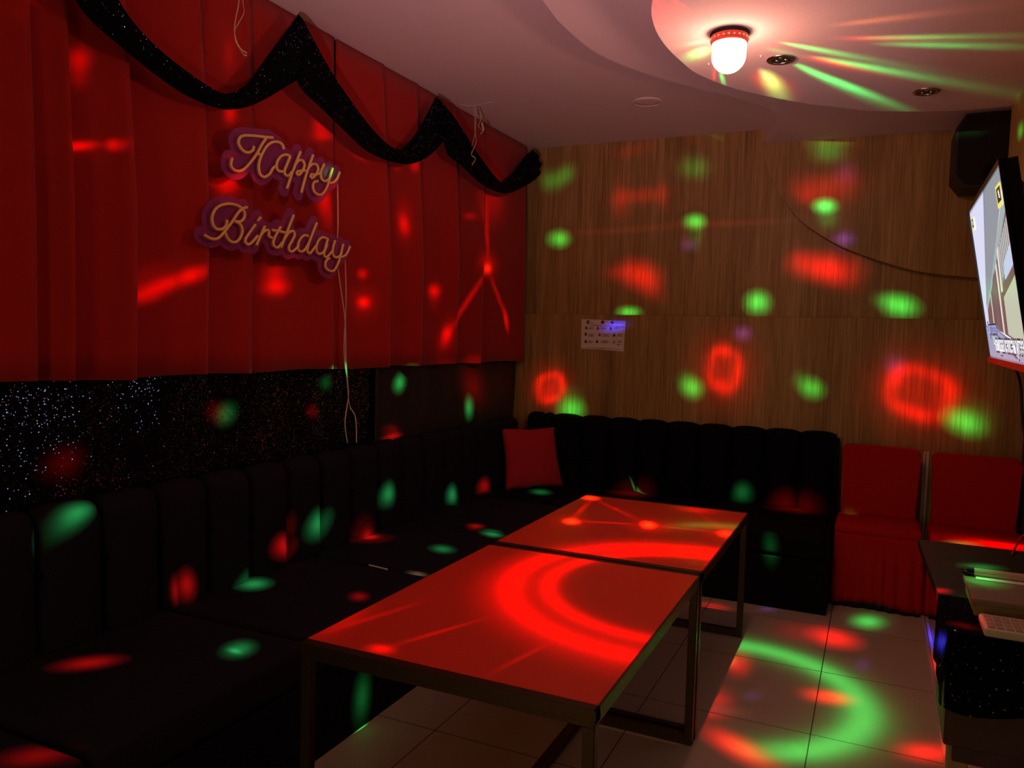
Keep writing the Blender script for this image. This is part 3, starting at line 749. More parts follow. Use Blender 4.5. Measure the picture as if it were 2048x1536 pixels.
# ------------------------------------------------------------------ ceiling fittings
def lamp():
    c = Vector((LAMP.x, LAMP.y, HC))
    t = thing('disco_lamp', 'glowing white dome party lamp on the lowest ceiling step', 'lamp', c)
    obj('base_plate', lathe(BM(), [(0, 0), (.070, 0), (.072, -.006), (.064, -.014), (0, -.014)], c, 48), M['matteblack'], t, smooth=False)
    col_ = obj('collar', lathe(BM(), [(.065, -.010), (.067, -.014), (.067, -.036), (.063, -.040), (.056, -.040), (.056, -.010), (.065, -.010)], c, 48), M['collar'], t)
    for k in range(22):
        a = 2*PI*k/22; p = c+Vector((.067*math.cos(a), .067*math.sin(a), -.026))
        obj('vent', lathe(BM(), [(0, -.004), (.004, -.003), (.004, .003), (0, .004)], p, 10), M['ribbon'], col_)
    R = .0625; prof = [(R, -.034), (R, -.084)]+[(R*math.cos(q*PI/2/10), -.084-R*math.sin(q*PI/2/10)) for q in range(1, 11)]
    obj('dome', lathe(BM(), prof[:-1]+[(.0001, -.084-R)], c, 48), M['dome'], t, smooth=True)
lamp()
def downlight(x, y, z, label, r=.056, lit=None):
    c = Vector((x, y, z)); t = thing('downlight', label, 'ceiling light', c, 'round recessed downlights')
    obj('trim_ring', lathe(BM(), [(r*.68, .0), (r, 0), (r*1.02, -.003), (r*.96, -.007), (r*.72, -.008), (r*.66, -.003), (r*.68, 0)], c, 36), M['chrome'], t, smooth=True)
    rf_ = obj('reflector', lathe(BM(), [(r*.66, -.001), (r*.66, -.004), (.004, -.0025), (0, -.001)], c, 30), lit or M['gloss'], t)
    for k in range(3):
        a = 2*PI*k/3+.5; obj('led_lens', lathe(BM(), [(0, -.009), (.007, -.008), (.010, -.004), (.010, -.002), (0, -.002)], c+Vector((r*.36*math.cos(a), r*.36*math.sin(a), 0)), 14), lit or M['chrome'], rf_, smooth=True)
p1 = at(1562, 118, 'z', HC); p2 = at(1853, 182, 'z', HC)
downlight(p1.x, p1.y, HC, 'unlit round downlight right beside the dome lamp')
downlight(p2.x, p2.y, HC, 'unlit round downlight far from the dome lamp, nearer the loudspeaker')
p3 = at(1295, 203, 'z', HA)
t = thing('ceiling_speaker', 'flat round white cover on the highest ceiling part, left of the steps', 'ceiling speaker', p3)
obj('rim', lathe(BM(), [(.072, 0), (.088, 0), (.089, -.004), (.084, -.009), (.074, -.008), (.072, 0)], p3, 40), M['ceiling'], t, smooth=True)
obj('cover', lathe(BM(), [(.073, -.001), (.073, -.004), (.05, -.005), (0, -.005)], p3, 40), M['ceiling'], t, smooth=True)
for u, v, lab in ((1417, 127, 'tiny bright screw in the ceiling left of the dome lamp'), (1522, 111, 'tiny bright screw in the ceiling between dome lamp and downlight')):
    p = at(u, v, 'z', HC); part('ceiling_screw', lab, 'screw', lathe(BM(), [(.0045, 0), (.0045, -.003), (.002, -.006), (0, -.006)], p, 12), M['paper'], 'ceiling screws')

# ------------------------------------------------------------------ shelf, cabinet and what lies on them
ST = .75
t = thing('wall_shelf', 'black wall shelf under the television, in front of the second chair', 'shelf', Vector((.5, 3.05, ST-.03)))
bm = prism(BM(), [(at(1836, 1077, 'z', ST).x, 3.425), (XR, 3.425), (XR, 2.69), (.205, 2.69)], 'z', ST-.028, ST); obj('board', bm, M['matteblack'], t)
for y in (2.85, 3.3): obj('bracket', prism(BM(), [(XR, ST-.028), (XR, ST-.2), (XR-.02, ST-.2), (XR-.25, ST-.04), (XR-.25, ST-.028)], 'y', y-.012, y+.012), M['matteblack'], t)
t = thing('cabinet', 'dark wooden cabinet on beige legs under the black sequin cloth', 'cabinet', Vector((.5, 2.5, 0)))
obj('body', box(BM(), .212, XR-.01, 2.362, 2.67, .435, ST-.006, .004, 1), M['darkwood'], t)
obj('lower_drawer', box(BM(), .235, XR-.02, 2.375, 2.66, .388, .437, .003, 1), M['darkwood'], t)
for x in (.245, XR-.08):
    for y in (2.385, 2.615): obj('leg', box(BM(), x, x+.03, y, y+.03, 0, .39, .003, 1), M['beige'], t)
# cloth: top, drop on the room side and on the near side
def drape():
    bm = BM()
    x0, x1, y0, y1 = .2065, XR-.006, 2.352, 2.685; zt_ = ST
    n = 40
    top = [[Vector((x0+(x1-x0)*i/n, y0+(y1-y0)*j/14, zt_-.0015)) for i in range(n+1)] for j in range(15)]
    grid_sheet(bm, top)
    rows = []
    for j in range(13):
        w = j/12; rows.append([Vector((x0+(x1-x0)*i/n, y0-.003*min(1, 4*w)-.008*w*(.5+.5*math.sin(i*.8)), zt_-.0015-(.205+.012*math.sin(i*.35))*w)) for i in range(n+1)])
    grid_sheet(bm, rows)
    rows = []
    for j in range(13):
        w = j/12; rows.append([Vector((x0-.003*min(1, 4*w)-.006*w*(.5+.5*math.sin(k*.9)), y0+(y1-y0)*k/18, zt_-.0015-(.205-.04*(k/18)+.008*math.sin(k*.5))*w)) for k in range(19)])
    grid_sheet(bm, rows)
    bmesh.ops.remove_doubles(bm, verts=bm.verts[:], dist=.0035); return bm
part('tablecloth', 'black sequin cloth draped over the dark cabinet', 'tablecloth', drape(), M['swag'], smooth=False, solid=.002)
# box
t = thing('storage_box', 'shallow beige lidded box lying across shelf and cabinet', 'box', Vector((.45, 2.64, ST+.001)))
obj('body', box(BM(), .282, .60, 2.515, 2.765, ST+.001, ST+.042, .003, 1), M['boxmat'], t)
obj('lid', box(BM(), .274, .61, 2.505, 2.775, ST+.036, ST+.054, .004, 2), plain('box_lid', (.24, .19, .12), .5), t)
mz = ST+.054+.0125
t = thing('microphone', 'slim microphone with a dark tip lying on the beige box', 'microphone', Vector((.37, 2.75, ST+.054)))
obj('handle', lathe(BM(), [(0, .0), (.0125, 0), (.0125, .19), (.0105, .2), (0, .2)], (.300, 2.755, mz), 20, 'x'), plain('mic_body', (.55, .42, .32), .35), t, smooth=False)
obj('tip', lathe(BM(), [(0, -.03), (.010, -.028), (.0128, -.018), (.0128, .001), (0, .001)], (.300, 2.755, mz), 20, 'x'), M['gloss'], t, smooth=False)
part('paper_slip', 'white paper slip under the microphone on the beige box', 'paper', box(BM(), .305, .47, 2.712, 2.745, ST+.0545, ST+.0565), M['paper'])
bm = BM(); tube(bm, smooth_path([(.488, 2.775, ST+.062), (.478, 2.77, ST+.078), (.492, 2.755, ST+.072), (.502, 2.735, ST+.064), (.520, 2.72, ST+.062), (.545, 2.735, ST+.061)], 6), .007, 8)
part('red_cable_tie', 'twisted red strap on the box at the end of the microphone', 'strap', bm, M['redplastic_glow'], smooth=True)
t = thing('remote_keypad', 'pale remote keypad with rows of keys on the sequin cloth', 'remote control', Vector((.38, 2.42, ST)))
def tilted(): 
    bm = BM(); box(bm, .288, .50, 2.345, 2.478, ST+.001, ST+.024, .007, 3); return bm
obj('case', tilted(), M['white'], t, smooth=False)
for i in range(5):
    for j in range(4):
        x, y = .297+i*.0205, 2.354+j*.0285
        obj('key', box(BM(), x, x+.0175, y, y+.0245, ST+.0235, ST+.0275, .0018, 1), M['key'], t)
obj('display', box(BM(), .412, .492, 2.358, 2.466, ST+.0238, ST+.0255, .001, 1), M['display'], t)
bm = BM(); tube(bm, smooth_path([tuple(at(2024, 1108, 'z', ST+.004)), tuple(at(2036, 1085, 'z', ST+.012)), tuple(at(2048, 1070, 'z', ST+.03)), (.60, 3.53, ST+.07), (.79, 3.5, ST+.12)], 6), .0035, 6)
part('thin_cable', 'thin red cable running up from the far edge of the wall shelf', 'cable', bm, M['redplastic_glow'], smooth=True)
# trunking between the chairs and along the floor
t = thing('cable_trunking', 'white plastic cable trunking down the wall and along the floor beside the chairs', 'trunking', Vector((.30, 4.6, 0)))
bm = BM()
for x in (.286, .304): box(bm, x, x+.015, YL-.013, YL-.0005, 0.0, .86, .002, 1)
obj('wall_run', bm, M['white'], t)
bm = BM()
for x in (.290, .311): box(bm, x, x+.018, 1.9, YL-.014, 0.0, .013, .003, 1)
obj('floor_run', bm, plain('glossy_trunking', (.62, .55, .48), .12), t)

# ------------------------------------------------------------------ light
def point(name, p, col, power, r=.02):
    l = bpy.data.lights.new(name, 'POINT'); l.color = col; l.energy = power; l.shadow_soft_size = r
    o = bpy.data.objects.new(name, l); C.objects.link(o); o.location = p; return o
point('lamp_glow', LAMP+Vector((0, 0, -.05)), (1.0, .37, .23), 13.5, .035)
COL = {'r': (1, .006, .004), 'o': (1, .22, .05), 'g': (.05, 1, .16), 'b': (.06, .05, 1), 'v': (.35, .1, 1), 'y': (1, .6, .2), 'p': (1, .12, .10), 'w': (.8, 1, .75)}
def gobo_nodes(l, kind):
    l.use_nodes = True; nt = l.node_tree; em = nt.nodes.get('Emission')
    tc = N(nt, 'ShaderNodeTexCoord'); sp = N(nt, 'ShaderNodeSeparateXYZ'); nt.links.new(tc.outputs['Normal'], sp.inputs[0])
    def m(op, a, b=None, c=None):
        n = N(nt, 'ShaderNodeMath', operation=op)
        for i, q in enumerate((a, b, c)):
            if q is None: continue
            if isinstance(q, (int, float)): n.inputs[i].default_value = q
            else: nt.links.new(q, n.inputs[i])
        return n.outputs[0]
    z = m('ABSOLUTE', sp.outputs[2]); x = m('DIVIDE', sp.outputs[0], z); y = m('DIVIDE', sp.outputs[1], z)
    return nt, em, m, x, y
def soft_edge(l, ta, sc_):
    nt, em, m, x, y = gobo_nodes(l, 'soft')
    x = m('DIVIDE', x, ta); y = m('DIVIDE', y, ta*sc_*sc_)
    r2 = m('ADD', m('MULTIPLY', x, x), m('MULTIPLY', y, y))
    nt.links.new(m('EXPONENT', m('MULTIPLY', r2, -4.2)), em.inputs['Strength'])
def glow_shade(l):
    # upward strength turned down in the light itself, imitating a shade above it
    l.use_nodes = True; nt = l.node_tree; em = nt.nodes.get('Emission')
    tc = N(nt, 'ShaderNodeTexCoord'); sp = N(nt, 'ShaderNodeSeparateXYZ'); nt.links.new(tc.outputs['Normal'], sp.inputs[0])
    mr = N(nt, 'ShaderNodeMapRange', interpolation_type='SMOOTHSTEP'); nt.links.new(sp.outputs[2], mr.inputs['Value'])
    mr.inputs['From Min'].default_value = -.12; mr.inputs['From Max'].default_value = .65; mr.inputs['To Min'].default_value = 1; mr.inputs['To Max'].default_value = .30
    nt.links.new(mr.outputs[0], em.inputs['Strength'])
glow_shade(bpy.data.lights['lamp_glow'])
def ring_edge(l, ta, sc_):
    nt, em, m, x, y = gobo_nodes(l, 'ring')
    x = m('DIVIDE', x, ta); y = m('DIVIDE', y, ta*sc_*sc_)
    r = m('SQRT', m('ADD', m('MULTIPLY', x, x), m('MULTIPLY', y, y)))
    an = m('ARCTAN2', y, x)
    r0 = m('ADD', .55, m('MULTIPLY', m('SINE', m('MULTIPLY', an, 4)), .03))
    q = m('DIVIDE', m('SUBTRACT', r, r0), .17)
    w = m('ADD', .85, m('MULTIPLY', m('SINE', m('ADD', m('MULTIPLY', an, 3), 1.0)), .25))
    e = m('MULTIPLY', m('EXPONENT', m('MULTIPLY', m('MULTIPLY', q, q), -1.0)), w)
    nt.links.new(m('ADD', e, m('MULTIPLY', m('EXPONENT', m('MULTIPLY', m('MULTIPLY', r, r), -3.0)), .22)), em.inputs['Strength'])
def spot(kind, T, u, ta, tb, power, gobo=None, args=()):
    """one beam of the party lamp: from the lamp to T, tan half-widths ta along u and tb across"""
    if kind[0] == 'R': kind = kind[1]; gobo = ring_edge; args = (tb/ta,)
    T = Vector(T); d = (T-LAMP).normalized(); u = Vector(u); u = (u-d*u.dot(d)).normalized()
    v = (-d).cross(u)
    l = bpy.data.lights.new('party_beam', 'SPOT'); l.color = COL[kind]; l.energy = power; l.shadow_soft_size = .004
    l.spot_size = 2*math.atan(ta); l.spot_blend = .3 if gobo is None else .15
    o = bpy.data.objects.new('party_beam', l); C.objects.link(o)
    mt = Matrix(((u.x, v.x, -d.x, 0), (u.y, v.y, -d.y, 0), (u.z, v.z, -d.z, 0), (0, 0, 0, 1)))
    o.matrix_world = Matrix.Translation(LAMP) @ mt @ Matrix.Diagonal((1, tb/ta, 1, 1))
    (gobo or soft_edge)(l, ta, *(args if gobo else (tb/ta,)))
    return o
# up-lighter added beside the viewer, out of view, to brighten the ceiling
UL = Vector((-.72, .30, 1.05))
t = thing('added_uplighter', 'up-lighter added out of view beside the tufted sofa to brighten the ceiling', 'lamp', Vector((UL.x, UL.y, 0)))
obj('base', lathe(BM(), [(0, 0), (.13, 0), (.13, .015), (.03, .025), (0, .025)], (UL.x, UL.y, 0), 32), M['chrome'], t)
obj('pole', lathe(BM(), [(.011, .02), (.011, UL.z-.10)], (UL.x, UL.y, 0), 16), M['chrome'], t, smooth=True)
obj('shade', lathe(BM(), [(.012, -.11), (.05, -.06), (.09, .02), (.086, .02), (.046, -.055), (.010, -.10)], UL, 32), M['gloss'], t, smooth=True)
l_ = bpy.data.lights.new('added_uplight', 'SPOT'); l_.color = (1, .50, .56); l_.energy = 155; l_.spot_size = 1.12; l_.spot_blend = 1; l_.shadow_soft_size = .05
o_ = bpy.data.objects.new('added_uplight', l_); C.objects.link(o_); o_.location = UL+Vector((0, 0, .03))
o_.rotation_euler = (Vector((-1.1, 2.75, HA))-o_.location).to_track_quat('-Z', 'Y').to_euler()
# BEAMS-BEGIN  (colour, point the beam falls on, long axis, tan half-widths, watts)
BEAMS = [
    ('g', (-2.258, 5.500, 2.656), (-0.225, -0.192, 0.955), 0.0436, 0.0383, 213.9),
    ('g', (-2.152, 5.500, 2.693), (0.428, 0.234, 0.873), 0.0449, 0.0338, 201.7),
    ('g', (-1.204, 5.500, 2.686), (0.943, 0.260, -0.208), 0.0648, 0.0510, 118.1),
    ('g', (-0.348, 5.430, 2.717), (0.982, -0.075, -0.171), 0.0695, 0.0452, 102.0),
    ('g', (-2.185, 5.500, 2.226), (0.786, 0.468, -0.404), 0.0385, 0.0315, 919.3),
    ('g', (-1.183, 5.500, 2.318), (0.958, 0.228, -0.175), 0.0417, 0.0302, 790.5),
    ('g', (-1.176, 5.500, 2.243), (-0.095, 0.106, 0.990), 0.0701, 0.0319, 66.4),
    ('g', (-0.347, 5.430, 2.375), (0.989, -0.096, -0.113), 0.0434, 0.0297, 682.6),
    ('g', (-0.329, 5.430, 2.312), (-0.224, 0.124, 0.967), 0.0506, 0.0425, 68.9),
    ('g', (-0.744, 5.500, 1.765), (0.972, -0.002, -0.235), 0.0484, 0.0426, 720.7),
    ('g', (0.115, 5.500, 1.749), (0.960, -0.278, -0.044), 0.0566, 0.0388, 915.8),
    ('g', (0.042, 5.500, 1.786), (0.974, -0.209, 0.093), 0.0476, 0.0316, 177.3),
    ('g', (-1.629, 5.500, 1.692), (0.923, 0.346, -0.166), 0.0428, 0.0209, 931.2),
    ('g', (-2.428, 3.008, 2.224), (0.066, -0.972, -0.226), 0.0421, 0.0246, 176.2),
    ('r', (-1.725, 5.500, 2.491), (-0.066, -0.001, 0.998), 0.0734, 0.0346, 144.8),
    ('r', (-1.578, 5.500, 2.512), (0.922, 0.386, 0.036), 0.1104, 0.0372, 135.4),
    ('r', (-1.417, 5.500, 2.510), (-0.075, -0.004, 0.997), 0.0609, 0.0315, 84.5),
    ('r', (-1.656, 5.500, 2.831), (0.905, 0.388, 0.176), 0.0861, 0.0320, 56.9),
    ('r', (-1.558, 5.500, 1.955), (0.872, 0.253, -0.418), 0.0868, 0.0551, 579.9),
    ('r', (-1.482, 5.500, 1.867), (0.741, 0.091, -0.665), 0.0703, 0.0409, 160.1),
    ('r', (-1.706, 5.500, 1.974), (0.907, 0.387, -0.165), 0.0649, 0.0349, 136.7),
    ('r', (-0.382, 5.430, 2.484), (0.972, -0.079, -0.221), 0.1326, 0.0589, 112.5),
    ('r', (-0.470, 5.430, 2.444), (0.870, -0.056, -0.491), 0.0556, 0.0402, 89.6),
    ('r', (-0.237, 5.430, 2.532), (0.979, -0.134, -0.154), 0.0844, 0.0585, 57.2),
    ('v', (-0.239, 5.430, 2.579), (0.891, -0.116, -0.439), 0.0560, 0.0486, 27.5),
    ('r', (-0.333, 5.500, 1.993), (0.991, -0.108, -0.073), 0.1245, 0.0561, 440.0),
    ('r', (-0.277, 5.500, 1.938), (0.922, -0.192, -0.337), 0.0929, 0.0462, 185.2),
    ('r', (-0.488, 5.500, 2.044), (0.928, -0.102, -0.358), 0.0523, 0.0483, 101.1),
    ('v', (-0.225, 5.430, 2.164), (0.986, -0.149, -0.069), 0.0416, 0.0310, 119.5),
    ('v', (-1.218, 5.500, 2.159), (0.954, 0.225, -0.201), 0.0368, 0.0274, 136.4),
    ('p', (-1.080, 5.500, 2.298), (0.978, 0.207, -0.023), 0.3448, 0.0164, 30.8),
    ('p', (-1.754, 5.500, 2.272), (0.899, 0.437, -0.032), 0.2602, 0.0136, 33.2),
    ('Rr', (-2.186, 5.420, 1.125), (-0.643, 0.023, 0.766), 0.0501, 0.0433, 886.6),
    ('r', (-2.213, 5.420, 1.086), (0.796, 0.200, -0.571), 0.0395, 0.0289, 285.2),
    ('r', (-2.182, 5.420, 1.136), (-0.646, 0.017, 0.763), 0.0874, 0.0655, 275.3),
    ('Rr', (-0.928, 5.420, 1.314), (-0.271, 0.416, 0.868), 0.0777, 0.0627, 559.6),
    ('r', (-0.923, 5.420, 1.200), (-0.419, 0.404, 0.813), 0.0415, 0.0367, 279.5),
    ('r', (-0.933, 5.420, 1.435), (-0.156, 0.405, 0.901), 0.0363, 0.0214, 186.1),
    ('r', (-0.928, 5.420, 1.307), (-0.520, 0.336, 0.785), 0.1367, 0.1236, 181.7),
    ('Rr', (0.244, 5.420, 1.222), (0.959, -0.256, 0.121), 0.1003, 0.0766, 647.0),
    ('r', (0.244, 5.420, 1.222), (0.942, -0.147, 0.303), 0.1656, 0.1362, 190.3),
    ('r', (0.251, 5.420, 1.081), (0.958, -0.272, 0.088), 0.0677, 0.0318, 205.1),
    ('g', (-2.015, 5.420, 0.968), (0.842, 0.175, -0.510), 0.0437, 0.0318, 1319.7),
    ('g', (-2.028, 5.420, 1.019), (-0.626, 0.115, 0.771), 0.0497, 0.0371, 270.1),
    ('g', (-1.141, 5.420, 1.175), (0.914, -0.013, -0.407), 0.0424, 0.0326, 810.9),
    ('g', (-1.177, 5.420, 1.221), (0.912, 0.006, -0.411), 0.0386, 0.0329, 181.4),
    ('g', (-0.370, 5.420, 1.211), (0.983, -0.142, -0.113), 0.0419, 0.0326, 748.7),
    ('g', (-0.427, 5.420, 1.257), (0.991, -0.103, -0.089), 0.0390, 0.0332, 132.3),
    ('g', (0.491, 5.420, 1.054), (0.930, -0.357, 0.085), 0.0491, 0.0340, 1077.1),
    ('g', (0.523, 5.420, 1.075), (0.931, -0.272, 0.243), 0.0602, 0.0486, 179.8),
    ('v', (-0.820, 5.420, 1.555), (0.987, 0.043, -0.157), 0.0350, 0.0288, 259.7),
    ('b', (-1.696, 5.417, 1.589), (0.902, 0.431, -0.011), 0.0492, 0.0212, 513.2),
    ('v', (0.104, 5.420, 1.382), (0.626, 0.203, 0.753), 0.0405, 0.0365, 101.5),
    ('r', (-2.431, 1.800, 2.372), (0.256, -0.238, -0.937), 0.0291, 0.0196, 289.4),
    ('r', (-2.431, 1.800, 2.323), (0.139, -0.018, -0.990), 0.0326, 0.0154, 145.7),
    ('r', (-2.434, 1.786, 2.086), (0.581, -0.796, -0.168), 0.0345, 0.0107, 651.0),
    ('r', (-2.389, 1.897, 2.112), (0.176, 0.105, -0.979), 0.0157, 0.0058, 912.2),
    ('r', (-2.426, 1.816, 2.093), (0.564, -0.822, -0.078), 0.0698, 0.0195, 91.8),
    ('r', (-2.430, 2.467, 2.368), (0.246, -0.509, -0.825), 0.0343, 0.0274, 195.1),
    ('r', (-2.429, 2.459, 2.600), (0.002, -0.065, -0.998), 0.0708, 0.0293, 48.2),
    ('r', (-2.433, 2.444, 2.088), (0.312, -0.950, -0.012), 0.0588, 0.0202, 333.9),
    ('r', (-2.433, 2.450, 2.053), (0.370, -0.867, -0.334), 0.0446, 0.0393, 125.4),
    ('r', (-2.431, 2.376, 2.169), (0.365, -0.918, -0.153), 0.0382, 0.0098, 88.8),
    ('r', (-2.426, 3.030, 2.453), (0.058, -0.514, -0.856), 0.0471, 0.0443, 167.2),
    ('r', (-2.423, 3.057, 2.420), (0.017, -0.971, -0.237), 0.0715, 0.0211, 111.5),
    ('r', (-2.421, 3.060, 2.126), (0.226, -0.167, -0.960), 0.0506, 0.0393, 195.9),
    ('r', (-2.417, 3.082, 2.053), (0.260, 0.252, -0.932), 0.0617, 0.0403, 76.9),
    ('r', (-2.423, 2.138, 1.655), (0.491, -0.859, -0.142), 0.0829, 0.0206, 433.9),
    ('r', (-2.392, 2.239, 1.700), (0.166, 0.517, -0.840), 0.0237, 0.0204, 473.0),
    ('r', (-2.433, 2.037, 1.603), (0.414, -0.899, 0.143), 0.0526, 0.0171, 222.7),
    ('r', (-2.429, 2.076, 1.669), (0.481, -0.875, -0.050), 0.0934, 0.0393, 80.1),
    ('r', (-2.441, 2.760, 1.689), (0.156, -0.988, -0.004), 0.0605, 0.0251, 386.2),
    ('r', (-2.441, 2.750, 1.746), (0.169, -0.985, -0.022), 0.0496, 0.0306, 150.0),
    ('r', (-2.441, 2.757, 1.716), (0.160, -0.987, -0.009), 0.0829, 0.0572, 66.7),
    ('r', (-2.417, 3.371, 1.797), (-0.127, -0.987, -0.097), 0.0297, 0.0203, 211.7),
    ('r', (-2.414, 3.379, 1.651), (-0.152, -0.988, -0.041), 0.0348, 0.0213, 460.3),
    ('r', (-2.414, 3.379, 1.651), (-0.136, -0.988, -0.074), 0.0698, 0.0579, 76.7),
    ('r', (-2.419, 3.755, 2.098), (0.294, 0.154, -0.943), 0.0451, 0.0331, 238.2),
    ('r', (-2.421, 3.748, 2.125), (0.185, -0.123, -0.975), 0.0923, 0.0518, 67.5),
    ('r', (-2.429, 4.113, 1.756), (-0.387, -0.885, -0.261), 0.0415, 0.0247, 383.1),
    ('r', (-2.429, 4.114, 1.732), (0.270, -0.253, -0.929), 0.0505, 0.0335, 121.1),
    ('r', (-2.402, 4.228, 1.494), (0.100, -0.581, -0.808), 0.0375, 0.0231, 531.9),
    ('r', (-2.402, 4.228, 1.488), (0.126, -0.556, -0.822), 0.0742, 0.0412, 133.4),
    ('r', (-2.402, 4.234, 1.325), (-0.503, -0.861, -0.070), 0.0691, 0.0148, 117.3),
    ('o', (-2.448, 4.855, 1.955), (-0.508, -0.703, -0.498), 0.0279, 0.0200, 813.2),
    ('r', (-2.449, 4.841, 1.978), (-0.555, -0.723, -0.412), 0.0682, 0.0447, 252.5),
    ('r', (-2.436, 4.881, 2.439), (-0.170, -0.241, -0.956), 0.1149, 0.0878, 163.8),
    ('r', (-2.431, 4.552, 2.265), (-0.574, -0.773, -0.270), 0.0515, 0.0177, 140.0),
    ('r', (-2.404, 3.834, 2.436), (-0.289, -0.777, -0.560), 0.0344, 0.0274, 144.5),
    ('r', (-2.430, 3.696, 2.415), (-0.041, -0.340, -0.940), 0.0392, 0.0304, 65.3),
    ('r', (-2.428, 5.130, 1.612), (-0.390, 0.070, 0.918), 0.0417, 0.0130, 686.9),
    ('r', (-2.330, 3.306, 2.403), (-0.159, -0.950, 0.268), 0.0709, 0.0187, 95.2),
    ('g', (-2.461, 3.808, 1.215), (-0.061, -0.906, -0.419), 0.0423, 0.0242, 5353.4),
    ('g', (-2.469, 3.152, 1.245), (0.026, -0.994, -0.110), 0.0355, 0.0210, 2692.1),
    ('g', (-2.475, 4.675, 1.011), (0.226, -0.521, -0.823), 0.0332, 0.0234, 6872.2),
    ('r', (-2.467, 3.049, 1.111), (-0.092, -0.988, 0.125), 0.0301, 0.0168, 4599.8),
    ('r', (-2.485, 2.457, 1.147), (0.046, -0.941, 0.335), 0.0382, 0.0228, 3595.8),
    ('g', (-2.482, 2.507, 1.139), (0.134, -0.972, 0.192), 0.0331, 0.0241, 5774.7),
    ('r', (-2.471, 4.718, 1.154), (-0.471, -0.819, -0.326), 0.0810, 0.0603, 1847.7),
    ('r', (-2.467, 1.764, 1.034), (0.242, -0.869, 0.431), 0.0369, 0.0246, 4536.6),
    ('g', (-2.357, 1.723, 0.879), (0.584, -0.811, 0.017), 0.0393, 0.0222, 5437.2),
    ('r', (-2.342, 2.168, 0.520), (-0.278, -0.769, 0.576), 0.0284, 0.0162, 9497.3),
    ('r', (-2.351, 2.119, 0.509), (-0.588, -0.407, 0.699), 0.0217, 0.0042, 8849.6),
    ('r', (-2.348, 2.716, 0.542), (0.037, -0.990, 0.133), 0.0425, 0.0194, 11829.5),
    ('r', (-2.383, 2.779, 0.607), (-0.690, -0.251, 0.679), 0.0241, 0.0141, 1938.6),
    ('g', (-2.350, 2.956, 0.591), (0.116, -0.992, -0.055), 0.0508, 0.0256, 6186.8),
    ('g', (-2.349, 3.541, 0.633), (-0.136, -0.983, -0.121), 0.0301, 0.0244, 5547.1),
    ('g', (-2.346, 4.246, 0.505), (-0.004, -0.867, -0.498), 0.0248, 0.0215, 7074.9),
    ('r', (-2.342, 4.686, 0.490), (-0.327, -0.859, -0.393), 0.0319, 0.0182, 10797.0),
    ('r', (-2.462, 3.752, 0.916), (-0.204, -0.964, -0.172), 0.0549, 0.0086, 7040.2),
    ('r', (-2.462, 3.741, 0.951), (-0.275, -0.958, -0.082), 0.0544, 0.0147, 1428.5),
    ('g', (-2.297, 2.476, 0.445), (0.448, -0.885, -0.127), 0.0411, 0.0268, 6610.2),
    ('r', (-2.327, 3.343, 0.445), (-0.163, -0.987, 0.002), 0.0271, 0.0184, 13768.9),
    ('r', (-2.320, 3.324, 0.445), (-0.378, -0.904, 0.200), 0.0526, 0.0424, 2734.5),
    ('r', (-1.829, 2.559, 0.445), (0.536, -0.834, -0.127), 0.0333, 0.0185, 3438.2),
    ('g', (-1.891, 3.333, 0.445), (0.433, -0.818, -0.380), 0.0415, 0.0304, 2745.8),
    ('g', (-1.814, 3.732, 0.445), (0.467, -0.724, -0.508), 0.0405, 0.0294, 5010.2),
    ('r', (-1.966, 3.833, 0.445), (0.156, -0.889, -0.430), 0.0261, 0.0234, 6467.7),
    ('g', (-2.030, 4.908, 0.445), (-0.264, -0.810, -0.524), 0.0340, 0.0298, 8253.7),
    ('r', (-1.482, 5.214, 0.445), (0.901, 0.431, 0.045), 0.0641, 0.0460, 6109.2),
    ('g', (-1.470, 5.310, 0.447), (-0.724, 0.293, 0.625), 0.0353, 0.0040, 25575.8),
    ('g', (-1.862, 1.940, 0.445), (0.638, -0.770, 0.011), 0.0391, 0.0215, 3916.0),
    ('g', (-1.862, 1.922, 0.445), (-0.850, 0.440, 0.288), 0.0187, 0.0078, 6140.7),
    ('r', (-2.187, 1.639, 0.445), (-0.417, -0.574, 0.704), 0.0316, 0.0261, 9504.3),
    ('r', (-1.813, 1.218, 0.445), (-0.847, -0.034, 0.531), 0.0326, 0.0237, 4977.8),
    ('y', (-1.801, 2.951, 0.431), (-0.863, 0.065, 0.501), 0.0274, 0.0082, 2716.3),
    ('g', (-1.705, 2.414, 0.119), (-0.261, -0.897, 0.358), 0.0322, 0.0196, 6779.4),
    ('g', (-0.759, 5.287, 0.514), (0.996, 0.013, -0.084), 0.0329, 0.0255, 5638.7),
    ('r', (-0.426, 5.279, 0.445), (0.998, -0.002, 0.059), 0.0742, 0.0448, 4985.2),
    ('r', (-0.490, 5.289, 0.494), (0.964, 0.165, 0.208), 0.0523, 0.0268, 1014.9),
    ('g', (-0.492, 4.600, 0.347), (0.389, -0.761, -0.519), 0.0274, 0.0242, 2527.0),
    ('r', (-0.129, 4.291, 0.000), (0.560, -0.779, -0.282), 0.0695, 0.0583, 955.4),
    ('r', (-0.232, 4.295, 0.000), (-0.990, -0.032, -0.140), 0.1006, 0.0837, 145.2),
    ('g', (0.024, 4.641, 0.000), (-0.101, -0.836, -0.540), 0.0511, 0.0375, 579.8),
    ('g', (0.032, 4.645, 0.000), (-0.065, -0.841, -0.536), 0.0763, 0.0536, 134.3),
    ('r', (-0.106, 3.551, 0.000), (-0.888, -0.396, -0.232), 0.0517, 0.0426, 745.9),
    ('r', (-0.180, 3.548, -0.000), (-0.150, -0.967, -0.208), 0.0483, 0.0383, 198.1),
    ('r', (-0.513, 3.720, 0.000), (0.106, -0.963, -0.248), 0.0840, 0.0321, 286.6),
